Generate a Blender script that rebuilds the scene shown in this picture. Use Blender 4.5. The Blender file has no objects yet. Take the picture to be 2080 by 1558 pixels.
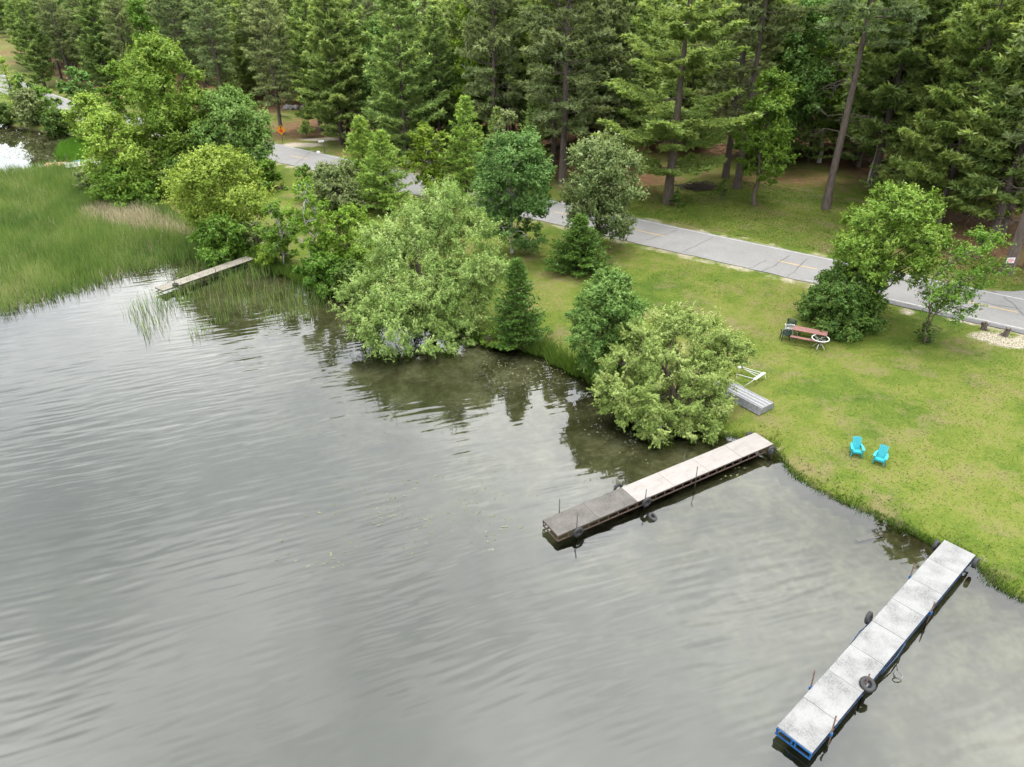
import bpy, math, random
import numpy as np
from mathutils import Vector

# ------------------------------------------------------------------ camera, sky, sun, exposure
S = bpy.context.scene
C = S.collection
H, PITCH, FPX = 21.5, math.radians(30.0), 1492.0
cam_d = bpy.data.cameras.new('camera'); cam = bpy.data.objects.new('camera', cam_d); C.objects.link(cam)
cam.location = (0, 0, H); cam.rotation_euler = (math.pi / 2 - PITCH, 0, 0)
cam_d.sensor_width = 36.0; cam_d.lens = FPX / 2080.0 * 36.0; cam_d.clip_end = 20000.0
S.camera = cam
SUN_EL, SUN_AZ = math.radians(75), math.radians(20)
SUN_DIR = Vector((math.sin(SUN_AZ) * math.cos(SUN_EL), math.cos(SUN_AZ) * math.cos(SUN_EL), math.sin(SUN_EL)))
sd_ = bpy.data.lights.new('sun', 'SUN'); sd_.energy = 1.5; sd_.angle = math.radians(12); sd_.color = (1, .96, .9)
sun = bpy.data.objects.new('sun', sd_); C.objects.link(sun)
sun.rotation_euler = (-SUN_DIR).to_track_quat('-Z', 'Y').to_euler()

W = bpy.data.worlds.new('World'); S.world = W; W.use_nodes = True
W.cycles.sampling_method = 'MANUAL'; W.cycles.sample_map_resolution = 512
def build_world():
    nt = W.node_tree; nt.nodes.clear(); N = nt.nodes.new; L = nt.links.new
    out = N('ShaderNodeOutputWorld'); bg = N('ShaderNodeBackground'); bg.inputs[1].default_value = 0.1
    sky = N('ShaderNodeTexSky'); sky.sky_type = 'NISHITA'; sky.sun_disc = False
    sky.sun_elevation = SUN_EL; sky.sun_rotation = SUN_AZ
    tc = N('ShaderNodeTexCoord'); sep = N('ShaderNodeSeparateXYZ'); L(tc.outputs['Generated'], sep.inputs[0])
    def m(op, a, b=None):
        n = N('ShaderNodeMath'); n.operation = op
        for i, x in enumerate((a, b)):
            if x is None: continue
            if isinstance(x, (int, float)): n.inputs[i].default_value = x
            else: L(x, n.inputs[i])
        return n.outputs[0]
    z = m('ADD', m('MAXIMUM', sep.outputs[2], 0.0), 0.18)
    cmb = N('ShaderNodeCombineXYZ'); L(m('DIVIDE', sep.outputs[0], z), cmb.inputs[0]); L(m('DIVIDE', sep.outputs[1], z), cmb.inputs[1])
    no = N('ShaderNodeTexNoise'); no.inputs['Scale'].default_value = 1.55; no.inputs['Detail'].default_value = 4
    no.inputs['Roughness'].default_value = .55; no.inputs['Distortion'].default_value = 0; L(cmb.outputs[0], no.inputs['Vector'])
    rp = N('ShaderNodeValToRGB'); rp.color_ramp.elements[0].position = .34; rp.color_ramp.elements[1].position = .66
    rp.color_ramp.elements[0].color = (.5, .5, .5, 1); rp.color_ramp.elements[1].color = (1, 1, 1, 1)
    L(no.outputs[0], rp.inputs[0])
    # thin cloud glows brighter around the sun behind it (forward scattering)
    dp = N('ShaderNodeVectorMath'); dp.operation = 'DOT_PRODUCT'; L(tc.outputs['Generated'], dp.inputs[0]); dp.inputs[1].default_value = SUN_DIR
    aur = m('POWER', m('MAXIMUM', dp.outputs['Value'], 0.0), 3.0)
    zen = m('ADD', m('MULTIPLY', m('MAXIMUM', sep.outputs[2], 0.0), .62), .38)          # an overcast sky is brightest overhead
    br = m('ADD', m('MULTIPLY', aur, 9.0), m('MULTIPLY', zen, 27.0))
    br = m('MULTIPLY', br, m('ADD', m('MULTIPLY', rp.outputs[0], .62), .48))
    cl = N('ShaderNodeMixRGB'); cl.blend_type = 'MULTIPLY'; cl.inputs[0].default_value = 1; cl.inputs[1].default_value = (.99, 1.0, .995, 1)
    L(br, cl.inputs[2])
    mx = N('ShaderNodeMixRGB'); L(rp.outputs[0], mx.inputs[0]); L(sky.outputs[0], mx.inputs[1]); L(cl.outputs[0], mx.inputs[2])
    L(mx.outputs[0], bg.inputs[0]); L(bg.outputs[0], out.inputs[0])
build_world()
S.view_settings.view_transform = 'Standard'; S.view_settings.look = 'None'
S.view_settings.gamma = 1; S.view_settings.exposure = 1.4; S.view_settings.use_curve_mapping = False
S.render.engine = 'CYCLES'
cy = S.cycles
cy.max_bounces = 5; cy.diffuse_bounces = 3; cy.glossy_bounces = 2; cy.transmission_bounces = 3; cy.transparent_max_bounces = 8
cy.use_adaptive_sampling = True; cy.adaptive_threshold = .02
cy.caustics_reflective = False; cy.caustics_refractive = False; cy.sample_clamp_indirect = 6

# ------------------------------------------------------------------ pixel <-> place helpers (build time surveying)
SP, CP = math.sin(PITCH), math.cos(PITCH)
def at(px, py, z=0.0):
    u, v = px - 1040.0, py - 779.0
    k = (H - z) / (FPX * SP + v * CP)
    return np.array([u * k, (FPX * CP - v * SP) * k])
def at_plane(px, py, Y):
    u, v = px - 1040.0, py - 779.0
    k = Y / (FPX * CP - v * SP)
    return np.array([u * k, Y, H - k * (FPX * SP + v * CP)])
def px_size(x, y, z):
    return (y * CP + (H - z) * SP) / FPX
def to_px(x, y, z):
    d = y * CP + (H - z) * SP
    return 1040 + FPX * x / d, 779 - FPX * (y * SP - (H - z) * CP) / d
def smooth(a, b, x):
    t = np.clip((x - a) / (b - a), 0, 1); return t * t * (3 - 2 * t)

# ------------------------------------------------------------------ mesh and object helpers
def mesh_np(name, verts, faces, mat=None, attrs=None, smooth_shade=False, uvs=None):
    verts = np.asarray(verts, np.float32).reshape(-1, 3); faces = np.asarray(faces, np.int32)
    me = bpy.data.meshes.new(name); n, k = faces.shape
    me.vertices.add(len(verts)); me.vertices.foreach_set('co', verts.ravel())
    me.loops.add(n * k); me.loops.foreach_set('vertex_index', faces.ravel())
    me.polygons.add(n); me.polygons.foreach_set('loop_start', np.arange(0, n * k, k, dtype=np.int32))
    me.polygons.foreach_set('loop_total', np.full(n, k, np.int32))
    if smooth_shade: me.polygons.foreach_set('use_smooth', np.ones(n, bool))
    for a, (dom, val) in (attrs or {}).items():
        at_ = me.attributes.new(a, 'FLOAT', dom); at_.data.foreach_set('value', np.asarray(val, np.float32).ravel())
    me.update(calc_edges=True)
    if mat: me.materials.append(mat)
    return me
class MB:
    """collects boxes, tubes and sheets and becomes one mesh"""
    def __init__(s): s.v = []; s.f = []
    def add(s, verts, faces):
        o = len(s.v); s.v += [tuple(map(float, q)) for q in verts]; s.f += [tuple(i + o for i in f) for f in faces]; return s
    def box(s, c, d, R=None, taper=1.0):
        x, y, z = d[0] / 2, d[1] / 2, d[2] / 2
        p = [(-x, -y, -z), (x, -y, -z), (x, y, -z), (-x, y, -z), (-x * taper, -y * taper, z), (x * taper, -y * taper, z), (x * taper, y * taper, z), (-x * taper, y * taper, z)]
        p = np.array(p)
        if R is not None: p = p @ np.asarray(R).T
        p = p + np.asarray(c)
        return s.add(p, [(3, 2, 1, 0), (4, 5, 6, 7), (0, 1, 5, 4), (1, 2, 6, 5), (2, 3, 7, 6), (3, 0, 4, 7)])
    def beam(s, a, b, w, h, up=(0, 0, 1)):
        a = np.array(a, float); b = np.array(b, float); t = b - a; L = np.linalg.norm(t); t /= L
        r = np.cross(t, up); 
        if np.linalg.norm(r) < 1e-4: r = np.cross(t, (1, 0, 0))
        r /= np.linalg.norm(r); u = np.cross(r, t)
        return s.box((a + b) / 2, (L, w, h), np.stack([t, r, u], 1))
    def tube(s, pts, rad, n=8, caps=True):
        v, f = tube(pts, rad, n); o = len(s.v); s.add(v, f)
        if caps:
            m = len(pts); s.f.append(tuple(o + i for i in range(n))[::-1]); s.f.append(tuple(o + (m - 1) * n + i for i in range(n)))
        return s
    def mesh(s, name, mat, smooth_shade=False, bevel=0):
        me = bpy.data.meshes.new(name); me.from_pydata(s.v, [], s.f)
        if bevel:
            import bmesh
            bm = bmesh.new(); bm.from_mesh(me)
            bmesh.ops.bevel(bm, geom=list(bm.edges), offset=bevel, segments=1, affect='EDGES', clamp_overlap=True)
            bm.to_mesh(me); bm.free()
        if smooth_shade: me.polygons.foreach_set('use_smooth', np.ones(len(me.polygons), bool))
        me.materials.append(mat); me.update(); return me
    def build(s, name, mat, parent=None, smooth_shade=False, bevel=0):
        return link(name, s.mesh(name, mat, smooth_shade, bevel), parent)
def tube(pts, rad, n=6):
    P = np.asarray(pts, float); m = len(P); rad = np.broadcast_to(np.asarray(rad, float), (m,))
    T = np.gradient(P, axis=0); T /= np.linalg.norm(T, axis=1)[:, None] + 1e-9
    ref = np.array([0.31, 0.17, 0.93]); 
    if abs(T[0] @ ref) > .9: ref = np.array([0.9, 0.3, 0.1])
    A = np.cross(T, ref); A /= np.linalg.norm(A, axis=1)[:, None] + 1e-9; B = np.cross(T, A)
    th = np.linspace(0, 2 * np.pi, n, endpoint=False)
    V = P[:, None] + rad[:, None, None] * (np.cos(th)[None, :, None] * A[:, None] + np.sin(th)[None, :, None] * B[:, None])
    F = [(i * n + j, i * n + (j + 1) % n, (i + 1) * n + (j + 1) % n, (i + 1) * n + j) for i in range(m - 1) for j in range(n)]
    return V.reshape(-1, 3), F
def link(name, me, parent=None, loc=None, rz=0.0):
    o = bpy.data.objects.new(name, me); C.objects.link(o); o.parent = parent
    if loc is not None: o.location = loc
    o.rotation_euler.z = rz
    return o
def tag(o, label=None, cat=None, group=None, kind=None):
    if label: o['label'] = label
    if cat: o['category'] = cat
    if group: o['group'] = group
    if kind: o['kind'] = kind
    return o
def empty(name, loc, rz=0.0, label=None, cat=None, group=None):
    o = link(name, None, None, loc, rz); o.empty_display_size = .3
    return tag(o, label, cat, group)
def copy_tree(o, parent=None):
    c = o.copy(); C.objects.link(c); c.parent = parent
    for ch in list(o.children): copy_tree(ch, c)
    return c

# ------------------------------------------------------------------ materials
KALB = .68          # all painted, wooden and ground colours below are scaled to real-world albedo
class NT:
    def __init__(s, name, k=None):
        s.k = KALB if k is None else k; s.m = bpy.data.materials.new(name); s.m.use_nodes = True; s.t = s.m.node_tree; s.t.nodes.clear()
        s.out = s.n('ShaderNodeOutputMaterial')
    def n(s, typ, **kw):
        nd = s.t.nodes.new(typ)
        for k, v in kw.items(): setattr(nd, k, v)
        return nd
    def set(s, nd, key, v):
        if v is None: return
        if isinstance(v, bpy.types.NodeSocket): s.t.links.new(v, nd.inputs[key])
        else: nd.inputs[key].default_value = v
    def coord(s, which='Object'): return s.n('ShaderNodeTexCoord').outputs[which]
    def pos(s): return s.n('ShaderNodeNewGeometry').outputs['Position']
    def mapv(s, vec, scale=(1, 1, 1), rot=(0, 0, 0), loc=(0, 0, 0)):
        nd = s.n('ShaderNodeMapping'); s.set(nd, 'Vector', vec); nd.inputs['Scale'].default_value = scale
        nd.inputs['Rotation'].default_value = rot; nd.inputs['Location'].default_value = loc; return nd.outputs[0]
    def noise(s, vec, scale, detail=4, rough=.55, dist=0.0):
        nd = s.n('ShaderNodeTexNoise'); s.set(nd, 'Vector', vec); nd.inputs['Scale'].default_value = scale
        nd.inputs['Detail'].default_value = detail; nd.inputs['Roughness'].default_value = rough; nd.inputs['Distortion'].default_value = dist
        return nd.outputs[0]
    def ramp(s, fac, stops):
        nd = s.n('ShaderNodeValToRGB'); s.set(nd, 0, fac); el = nd.color_ramp.elements
        while len(el) < len(stops): el.new(.5)
        for e, (p, c) in zip(el, stops):
            e.position = p; e.color = (c, c, c, 1) if isinstance(c, (int, float)) else (*[min(1, q * s.k) for q in c], 1)
        return nd.outputs[0]
    def mix(s, fac, a, b, mode='MIX'):
        nd = s.n('ShaderNodeMixRGB', blend_type=mode); s.set(nd, 0, fac)
        kk = s.k if mode == 'MIX' else 1.0
        for i, v in ((1, a), (2, b)): s.set(nd, i, v if isinstance(v, bpy.types.NodeSocket) else (*[q * kk for q in v], 1) if not isinstance(v, (int, float)) else (v, v, v, 1))
        return nd.outputs[0]
    def math(s, op, a, b=0.0):
        nd = s.n('ShaderNodeMath', operation=op); s.set(nd, 0, a); s.set(nd, 1, b); return nd.outputs[0]
    def attr(s, name): return s.n('ShaderNodeAttribute', attribute_name=name).outputs['Fac']
    def bump(s, h, strength=.3, dist=.02, normal=None):
        nd = s.n('ShaderNodeBump'); nd.inputs['Strength'].default_value = strength; nd.inputs['Distance'].default_value = dist
        s.set(nd, 'Height', h); s.set(nd, 'Normal', normal); return nd.outputs[0]
    def pbr(s, col, rough=.7, normal=None, metal=0.0, spec=.4):
        nd = s.n('ShaderNodeBsdfPrincipled'); s.set(nd, 'Base Color', col if isinstance(col, bpy.types.NodeSocket) else (*col, 1))
        s.set(nd, 'Roughness', rough); s.set(nd, 'Metallic', metal); nd.inputs['Specular IOR Level'].default_value = spec
        s.set(nd, 'Normal', normal); return nd.outputs[0]
    def done(s, sh): s.t.links.new(sh, s.out.inputs[0]); return s.m

def foliage_mat(name, ca, cb, cc=None, trans=.30, hue=.02, val=.22, k=.74):
    m = NT(name, k); t = m.attr('tint'); cc = cc or cb
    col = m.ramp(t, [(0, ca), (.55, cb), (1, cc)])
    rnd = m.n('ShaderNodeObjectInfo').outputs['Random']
    hs = m.n('ShaderNodeHueSaturation'); m.set(hs, 'Color', col)
    m.set(hs, 'Hue', m.math('ADD', m.math('MULTIPLY', rnd, hue), .5 - hue / 2))
    r2 = m.math('FRACT', m.math('MULTIPLY', rnd, 7.31))
    m.set(hs, 'Value', m.math('ADD', m.math('MULTIPLY', r2, val), 1 - val / 2))
    d = m.n('ShaderNodeBsdfDiffuse'); m.set(d, 0, hs.outputs[0])
    tr = m.n('ShaderNodeBsdfTranslucent'); m.set(tr, 0, m.mix(1, hs.outputs[0], (1.15, 1.15, .7), 'MULTIPLY'))
    mx = m.n('ShaderNodeMixShader'); mx.inputs[0].default_value = trans
    m.t.links.new(d.outputs[0], mx.inputs[1]); m.t.links.new(tr.outputs[0], mx.inputs[2])
    g = m.n('ShaderNodeBsdfGlossy'); g.inputs['Roughness'].default_value = .42; g.inputs[0].default_value = (.9, .95, 1, 1)
    m2 = m.n('ShaderNodeMixShader'); m2.inputs[0].default_value = .01
    m.t.links.new(mx.outputs[0], m2.inputs[1]); m.t.links.new(g.outputs[0], m2.inputs[2])
    return m.done(m2.outputs[0])
M = {}
M['willow'] = foliage_mat('willow_leaves', (.12, .20, .04), (.22, .32, .074), (.41, .485, .175), val=.08)
M['green'] = foliage_mat('green_leaves', (.06, .135, .014), (.12, .225, .024), (.20, .31, .045))
M['bright'] = foliage_mat('bright_leaves', (.10, .185, .014), (.17, .28, .024), (.28, .38, .055))
M['maple'] = foliage_mat('maple_leaves', (.085, .18, .018), (.15, .265, .032), (.27, .38, .07), val=.1)
M['yellow'] = foliage_mat('yellow_green_leaves', (.12, .20, .02), (.23, .33, .042), (.39, .46, .10))
M['aspen'] = foliage_mat('aspen_leaves', (.055, .135, .03), (.10, .205, .045), (.17, .28, .075), val=.1)
M['grey'] = foliage_mat('greyish_leaves', (.085, .135, .04), (.155, .21, .065), (.32, .36, .17), val=.1)
M['dark'] = foliage_mat('dark_leaves', (.04, .085, .013), (.075, .135, .02), (.14, .195, .04))
M['ash'] = foliage_mat('ash_leaves', (.065, .145, .026), (.125, .23, .045), (.23, .34, .09), val=.1)
M['white_pine'] = foliage_mat('white_pine_needles', (.105, .168, .05), (.20, .272, .075), (.345, .40, .125), trans=.38, hue=.02, val=.3, k=1.05)
M['bright_pine'] = foliage_mat('bright_pine_needles', (.115, .175, .042), (.205, .275, .066), (.36, .41, .125), trans=.38, hue=.02, val=.15, k=1.0)  # needles slightly yellower than those of white_pine
M['red_pine'] = foliage_mat('red_pine_needles', (.10, .14, .06), (.175, .22, .088), (.26, .295, .13), trans=.36, hue=.03, val=.3, k=1.02)
M['young_pine'] = foliage_mat('young_pine_needles', (.11, .19, .03), (.195, .285, .048), (.33, .40, .10), trans=.4, val=.15, k=1.0)
M['spruce'] = foliage_mat('spruce_needles', (.055, .115, .02), (.10, .185, .03), (.17, .27, .055), trans=.28, val=.1)
M['reed'] = foliage_mat('reed_blades', (.075, .145, .038), (.14, .23, .055), (.26, .31, .12), trans=.35)
M['dry_reed'] = foliage_mat('dry_reed_blades', (.30, .26, .15), (.42, .375, .23), (.52, .475, .32), trans=.2)
M['sedge'] = foliage_mat('sedge_blades', (.055, .14, .012), (.085, .19, .015), (.12, .22, .03), trans=.3)
M['bank'] = foliage_mat('bank_grass', (.055, .115, .015), (.095, .165, .022), (.16, .22, .045), trans=.3)
M['lawn_blade'] = foliage_mat('lawn_blades', (.056, .095, .011), (.096, .127, .018), (.15, .158, .040), trans=.3)
M['pad'] = foliage_mat('lily_pads', (.12, .14, .06), (.15, .16, .08), (.19, .19, .12), trans=.05)

def bark_mat(name, a, b, scale=9):
    m = NT(name); p = m.coord('Object')
    n = m.noise(m.mapv(p, (1, 1, .18)), scale, 6, .65)
    col = m.ramp(n, [(.3, a), (.7, b)])
    return m.done(m.pbr(col, .9, m.bump(n, .6, .03), spec=.2))
M['bark_grey'] = bark_mat('grey_bark', (.065, .05, .036), (.15, .122, .095))
M['bark_pine'] = bark_mat('pine_bark', (.065, .05, .042), (.16, .13, .11))
M['bark_dark'] = bark_mat('dark_bark', (.035, .028, .022), (.09, .075, .06))
M['bark_white'] = bark_mat('birch_bark', (.30, .28, .25), (.62, .60, .55), 5)
M['bark_dead'] = bark_mat('dead_wood', (.17, .15, .13), (.36, .33, .30))

def flat_mat(name, a, b, scale=6, rough=.6, metal=0, bump=.15, detail=5):
    m = NT(name); n = m.noise(m.coord('Object'), scale, detail, .6)
    return m.done(m.pbr(m.ramp(n, [(.35, a), (.65, b)]), rough, m.bump(n, bump, .01), metal))
M['turquoise'] = flat_mat('turquoise_plastic', (.006, .27, .335), (.014, .36, .43), 9, .5)
M['green_plastic'] = flat_mat('dark_green_plastic', (.012, .035, .035), (.025, .055, .055), 7, .4)
M['white_plastic'] = flat_mat('white_plastic', (.45, .45, .44), (.56, .56, .55), 6, .45)
M['white_metal'] = flat_mat('white_painted_metal', (.45, .45, .44), (.58, .58, .57), 8, .4)
M['red_wood'] = flat_mat('red_stained_wood', (.13, .055, .045), (.22, .10, .085), 14, .8)
M['black_metal'] = flat_mat('dark_steel_pipe', (.025, .024, .024), (.07, .06, .055), 12, .6)
M['rust'] = flat_mat('rusty_steel', (.055, .034, .027), (.13, .08, .062), 18, .85)
M['blue_steel'] = flat_mat('blue_painted_steel', (.008, .06, .20), (.015, .12, .34), 9, .6)
M['navy'] = flat_mat('dull_navy_steel', (.008, .02, .05), (.014, .045, .11), 9, .7)
M['rubber'] = flat_mat('black_rubber', (.012, .012, .013), (.032, .032, .034), 20, .75)
M['alu'] = flat_mat('weathered_aluminium', (.19, .195, .20), (.33, .335, .34), 10, .45, .4)
M['alu_dark'] = flat_mat('dirty_aluminium', (.10, .10, .10), (.18, .18, .18), 10, .5, .4)
M['stump'] = flat_mat('rotten_wood', (.05, .038, .03), (.16, .13, .11), 16, .95, 0, .6)
M['stone'] = flat_mat('grey_stone', (.12, .115, .11), (.26, .25, .24), 8, .9, 0, .5)
M['sign_yellow'] = flat_mat('orange_yellow_sign', (.55, .22, .006), (.62, .27, .01), 3, .4)
M['sign_red'] = flat_mat('sign_red', (.50, .02, .015), (.60, .03, .02), 4, .5)
M['sign_black'] = flat_mat('sign_black', (.01, .01, .01), (.02, .02, .02), 4, .5)
M['sign_white'] = flat_mat('sign_white', (.68, .68, .70), (.78, .78, .8), 4, .5)
M['salmon'] = flat_mat('salmon_deck_boards', (.40, .20, .13), (.58, .33, .24), 5, .85)
M['blue_paint'] = flat_mat('faded_blue_paint', (.05, .22, .35), (.10, .32, .45), 6, .6)
def deck_mat(name, stops, scale=2.2, streak=(1, 1, 1), fine=28):
    m = NT(name); p = m.coord('Object'); oi = m.n('ShaderNodeObjectInfo').outputs['Random']
    ad = m.n('ShaderNodeVectorMath', operation='ADD'); m.set(ad, 0, p)
    cb = m.n('ShaderNodeCombineXYZ'); m.set(cb, 0, m.math('MULTIPLY', oi, 37.)); m.set(cb, 1, m.math('MULTIPLY', oi, 91.)); m.set(ad, 1, cb.outputs[0])
    v = m.mapv(ad.outputs[0], streak)
    a = m.noise(v, scale, 8, .72, .1); b = m.noise(v, fine, 3, .6)
    f = m.math('ADD', m.math('MULTIPLY', a, .75), m.math('MULTIPLY', b, .25))
    col = m.mix(m.math('MULTIPLY', oi, .22), m.ramp(f, stops), (.55, .5, .45), 'MULTIPLY')
    return m.done(m.pbr(col, .85, m.bump(b, .25, .006), spec=.25))
M['ply_light'] = deck_mat('pale_plywood', [(.25, (.18, .163, .148)), (.5, (.255, .237, .222)), (.75, (.30, .284, .27))], 1.6, (1, 2, 1))
M['ply_dark'] = deck_mat('blackened_plywood', [(.34, (.035, .032, .029)), (.47, (.085, .079, .071)), (.58, (.13, .121, .11)), (.72, (.20, .186, .17))], 4.5, (.7, 1.3, 1), 40)
def stained_deck(name, clean, worn, dirt, lo, hi, big=1.1):
    m = NT(name); p = m.coord('Object'); oi = m.n('ShaderNodeObjectInfo').outputs['Random']; ad = m.n('ShaderNodeVectorMath', operation='ADD'); m.set(ad, 0, p)
    cb = m.n('ShaderNodeCombineXYZ'); m.set(cb, 0, m.math('MULTIPLY', oi, 37.)); m.set(cb, 1, m.math('MULTIPLY', oi, 91.)); m.set(ad, 1, cb.outputs[0]); v = ad.outputs[0]
    base = m.mix(m.ramp(m.noise(m.mapv(v, (.5, 3, 1)), 14, 4, .7), [(.35, 0.), (.65, 1.)]), worn, clean)
    patch = m.ramp(m.noise(v, big, 3, .55), [(lo, 0.), (hi, 1.)]); grain = m.ramp(m.noise(m.mapv(v, (.8, 1.3, 1)), 16, 5, .75), [(.40, 0.), (.60, 1.)])
    f = m.math('ADD', m.math('MULTIPLY', patch, m.math('ADD', m.math('MULTIPLY', grain, .5), .2)), m.math('MULTIPLY', m.ramp(m.noise(v, 40, 2, .6), [(.66, 0.), (.72, 1.)]), .15))
    n = m.noise(v, 60, 2, .6)
    return m.done(m.pbr(m.mix(f, base, dirt), .85, m.bump(n, .2, .005), spec=.25))
M['ply_white'] = stained_deck('whitewashed_plywood', (.24, .24, .238), (.20, .20, .197), (.04, .04, .039), .40, .70)
M['ply_dark'] = stained_deck('blackened_plywood', (.13, .121, .11), (.09, .084, .076), (.025, .023, .021), .30, .68, 1.4)
M['ply_grey'] = deck_mat('grey_weathered_boards', [(.28, (.13, .115, .097)), (.5, (.22, .198, .17)), (.75, (.29, .27, .24))], 1.8, (.6, 3, 1))

# ------------------------------------------------------------------ lie of the land
SHORE_PX = [(2260, 1340), (2150, 1262), (2080, 1225), (2030, 1203), (1993, 1172), (1960, 1135), (1900, 1112), (1840, 1080), (1760, 1047), (1700, 1020),
            (1640, 990), (1600, 962), (1578, 930), (1560, 906), (1500, 894), (1440, 884), (1380, 872), (1300, 845), (1236, 805), (1203, 772),
            (1150, 748), (1090, 715), (1030, 706), (980, 694), (940, 684), (880, 668), (800, 640), (720, 610), (690, 600), (640, 583), (560, 553),
            (510, 535), (455, 512), (400, 468), (330, 425), (250, 385), (228, 350), (232, 318), (200, 292), (150, 277), (60, 264), (0, 252), (-120, 225), (-400, 170)]
shore = [at(*p) for p in SHORE_PX]
shore = [np.array([60., -60.]), np.array([34., 2.])] + shore + [np.array([-400., 260.]), np.array([-3000., 400.])]
land_poly = np.array(shore + [np.array([-3000., 6000.]), np.array([6000., 6000.]), np.array([6000., -60.])])
def ragged(line, i0, i1, seed=3):
    r = np.random.default_rng(seed); out = list(line[:i0])
    for a, b in zip(line[i0:i1], line[i0 + 1:i1 + 1]):
        n = max(1, int(np.hypot(*(b - a)) / .9)); d = (b - a) / (np.hypot(*(b - a)) + 1e-9); nn = np.array([-d[1], d[0]])
        for k in range(n): out.append(a + (b - a) * k / n + nn * r.normal(0, .13) * (k > 0))
    return out + list(line[i1:])
shore_r = ragged(shore, 2, 36); land_poly = np.array(shore_r + list(land_poly[len(shore):])); shore = np.array(shore_r)
MARSH_PX = [(-500, 560), (-60, 640), (0, 645), (60, 628), (130, 608), (230, 575), (330, 545), (430, 525), (455, 512), (400, 468), (330, 425), (250, 385), (222, 345), (150, 338), (60, 345), (0, 352), (-200, 390), (-500, 430)]
marsh = np.array([at(*p) for p in MARSH_PX])
def inside(P, poly):
    x, y = P[:, 0], P[:, 1]; c = np.zeros(len(P), bool); n = len(poly)
    for i in range(n):
        x1, y1 = poly[i]; x2, y2 = poly[(i + 1) % n]
        if y1 == y2: continue
        k = ((y1 > y) != (y2 > y)) & (x < (x2 - x1) * (y - y1) / (y2 - y1) + x1); c ^= k
    return c
def dist_line(P, line):
    P = np.asarray(P, float); line = np.asarray(line, float); a = line[:-1]; ab = line[1:] - a; L2 = (ab ** 2).sum(1) + 1e-12; out = np.empty(len(P))
    for i in range(0, len(P), 4000):
        q = P[i:i + 4000, None] - a[None]; t = np.clip((q * ab).sum(2) / L2, 0, 1); e = q - t[..., None] * ab; out[i:i + 4000] = np.sqrt((e ** 2).sum(2).min(1))
    return out
def catmull(pts, n=10):
    P = np.array(pts); P = np.vstack([2 * P[0] - P[1], P, 2 * P[-1] - P[-2]]); out = []
    for i in range(1, len(P) - 2):
        for t in np.linspace(0, 1, n, endpoint=False):
            p0, p1, p2, p3 = P[i - 1:i + 3]
            out.append(.5 * (2 * p1 + (p2 - p0) * t + (2 * p0 - 5 * p1 + 4 * p2 - p3) * t * t + (3 * p1 - p0 - 3 * p2 + p3) * t ** 3))
    out.append(P[-2]); return np.array(out)
ROAD_Z = 1.0
ROAD_PX = [(2700, 760), (2300, 684), (2024, 627), (1826, 584), (1626, 541), (1475, 508), (1330, 477), (1110, 427), (950, 396), (820, 370), (700, 341), (600, 319), (480, 292), (330, 262), (180, 233), (60, 192), (-60, 140)]
road_c = catmull([at(px, py, ROAD_Z) for px, py in ROAD_PX], 12)
# smooth the hand-surveyed centre line
for _ in range(40): road_c[1:-1] = .25 * road_c[:-2] + .5 * road_c[1:-1] + .25 * road_c[2:]
ROAD_HW = 2.98
EDGE_PX = [(-500, 70), (-150, 110), (60, 160), (200, 190), (420, 232), (540, 236), (575, 222), (690, 222), (745, 290), (830, 312), (930, 330), (1040, 352), (1130, 368), (1240, 345), (1300, 312), (1450, 316), (1620, 330), (1730, 350), (1800, 405), (1880, 440), (2000, 500), (2100, 525), (2500, 600)]
edge = np.array([at(px, py, 1.0) for px, py in EDGE_PX])
edge = np.vstack([edge[0] + [-300, 40], edge, edge[-1] + [200, -120]])
forest_poly = np.vstack([edge, [[3000, -100], [3000, 3000], [-3000, 3000], [-3000, edge[0][1]]]])
def shore_dist(P): return dist_line(P, shore) * np.where(inside(P, land_poly), 1, -1)
def ground_z(P):
    P = np.atleast_2d(np.asarray(P, float)); s = shore_dist(P); d = -s
    und = .10 * np.sin(P[:, 0] * .21 + 1) * np.sin(P[:, 1] * .17) + .05 * np.sin(P[:, 0] * .53) * np.cos(P[:, 1] * .47 + 2)
    zl = -.12 + .52 * smooth(0, 1.0, s) + .6 * smooth(2, 20, s) + und * smooth(1, 6, s)
    zb = -.12 - .06 * np.minimum(d, 10) - .05 * np.clip(d - 4, 0, 40) + .04 * np.sin(P[:, 0] * .7) * np.sin(P[:, 1] * .6)
    z = np.where(s > 0, zl, zb)
    mk = inside(P, marsh) & (s < 0); z = np.where(mk, np.maximum(z, -.1 - .05 * np.clip(d, 0, 3)), z)
    dr = dist_line(P, road_c); z = np.where(s > 0, z + (ROAD_Z - z) * smooth(8, 3.9, dr), z)
    return z
def gz(x, y): return float(ground_z([[x, y]])[0])
def ground_at(px, py):
    z = .9
    for _ in range(6): p = at(px, py, z); z = gz(*p)
    return np.array([p[0], p[1], z])

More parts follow.
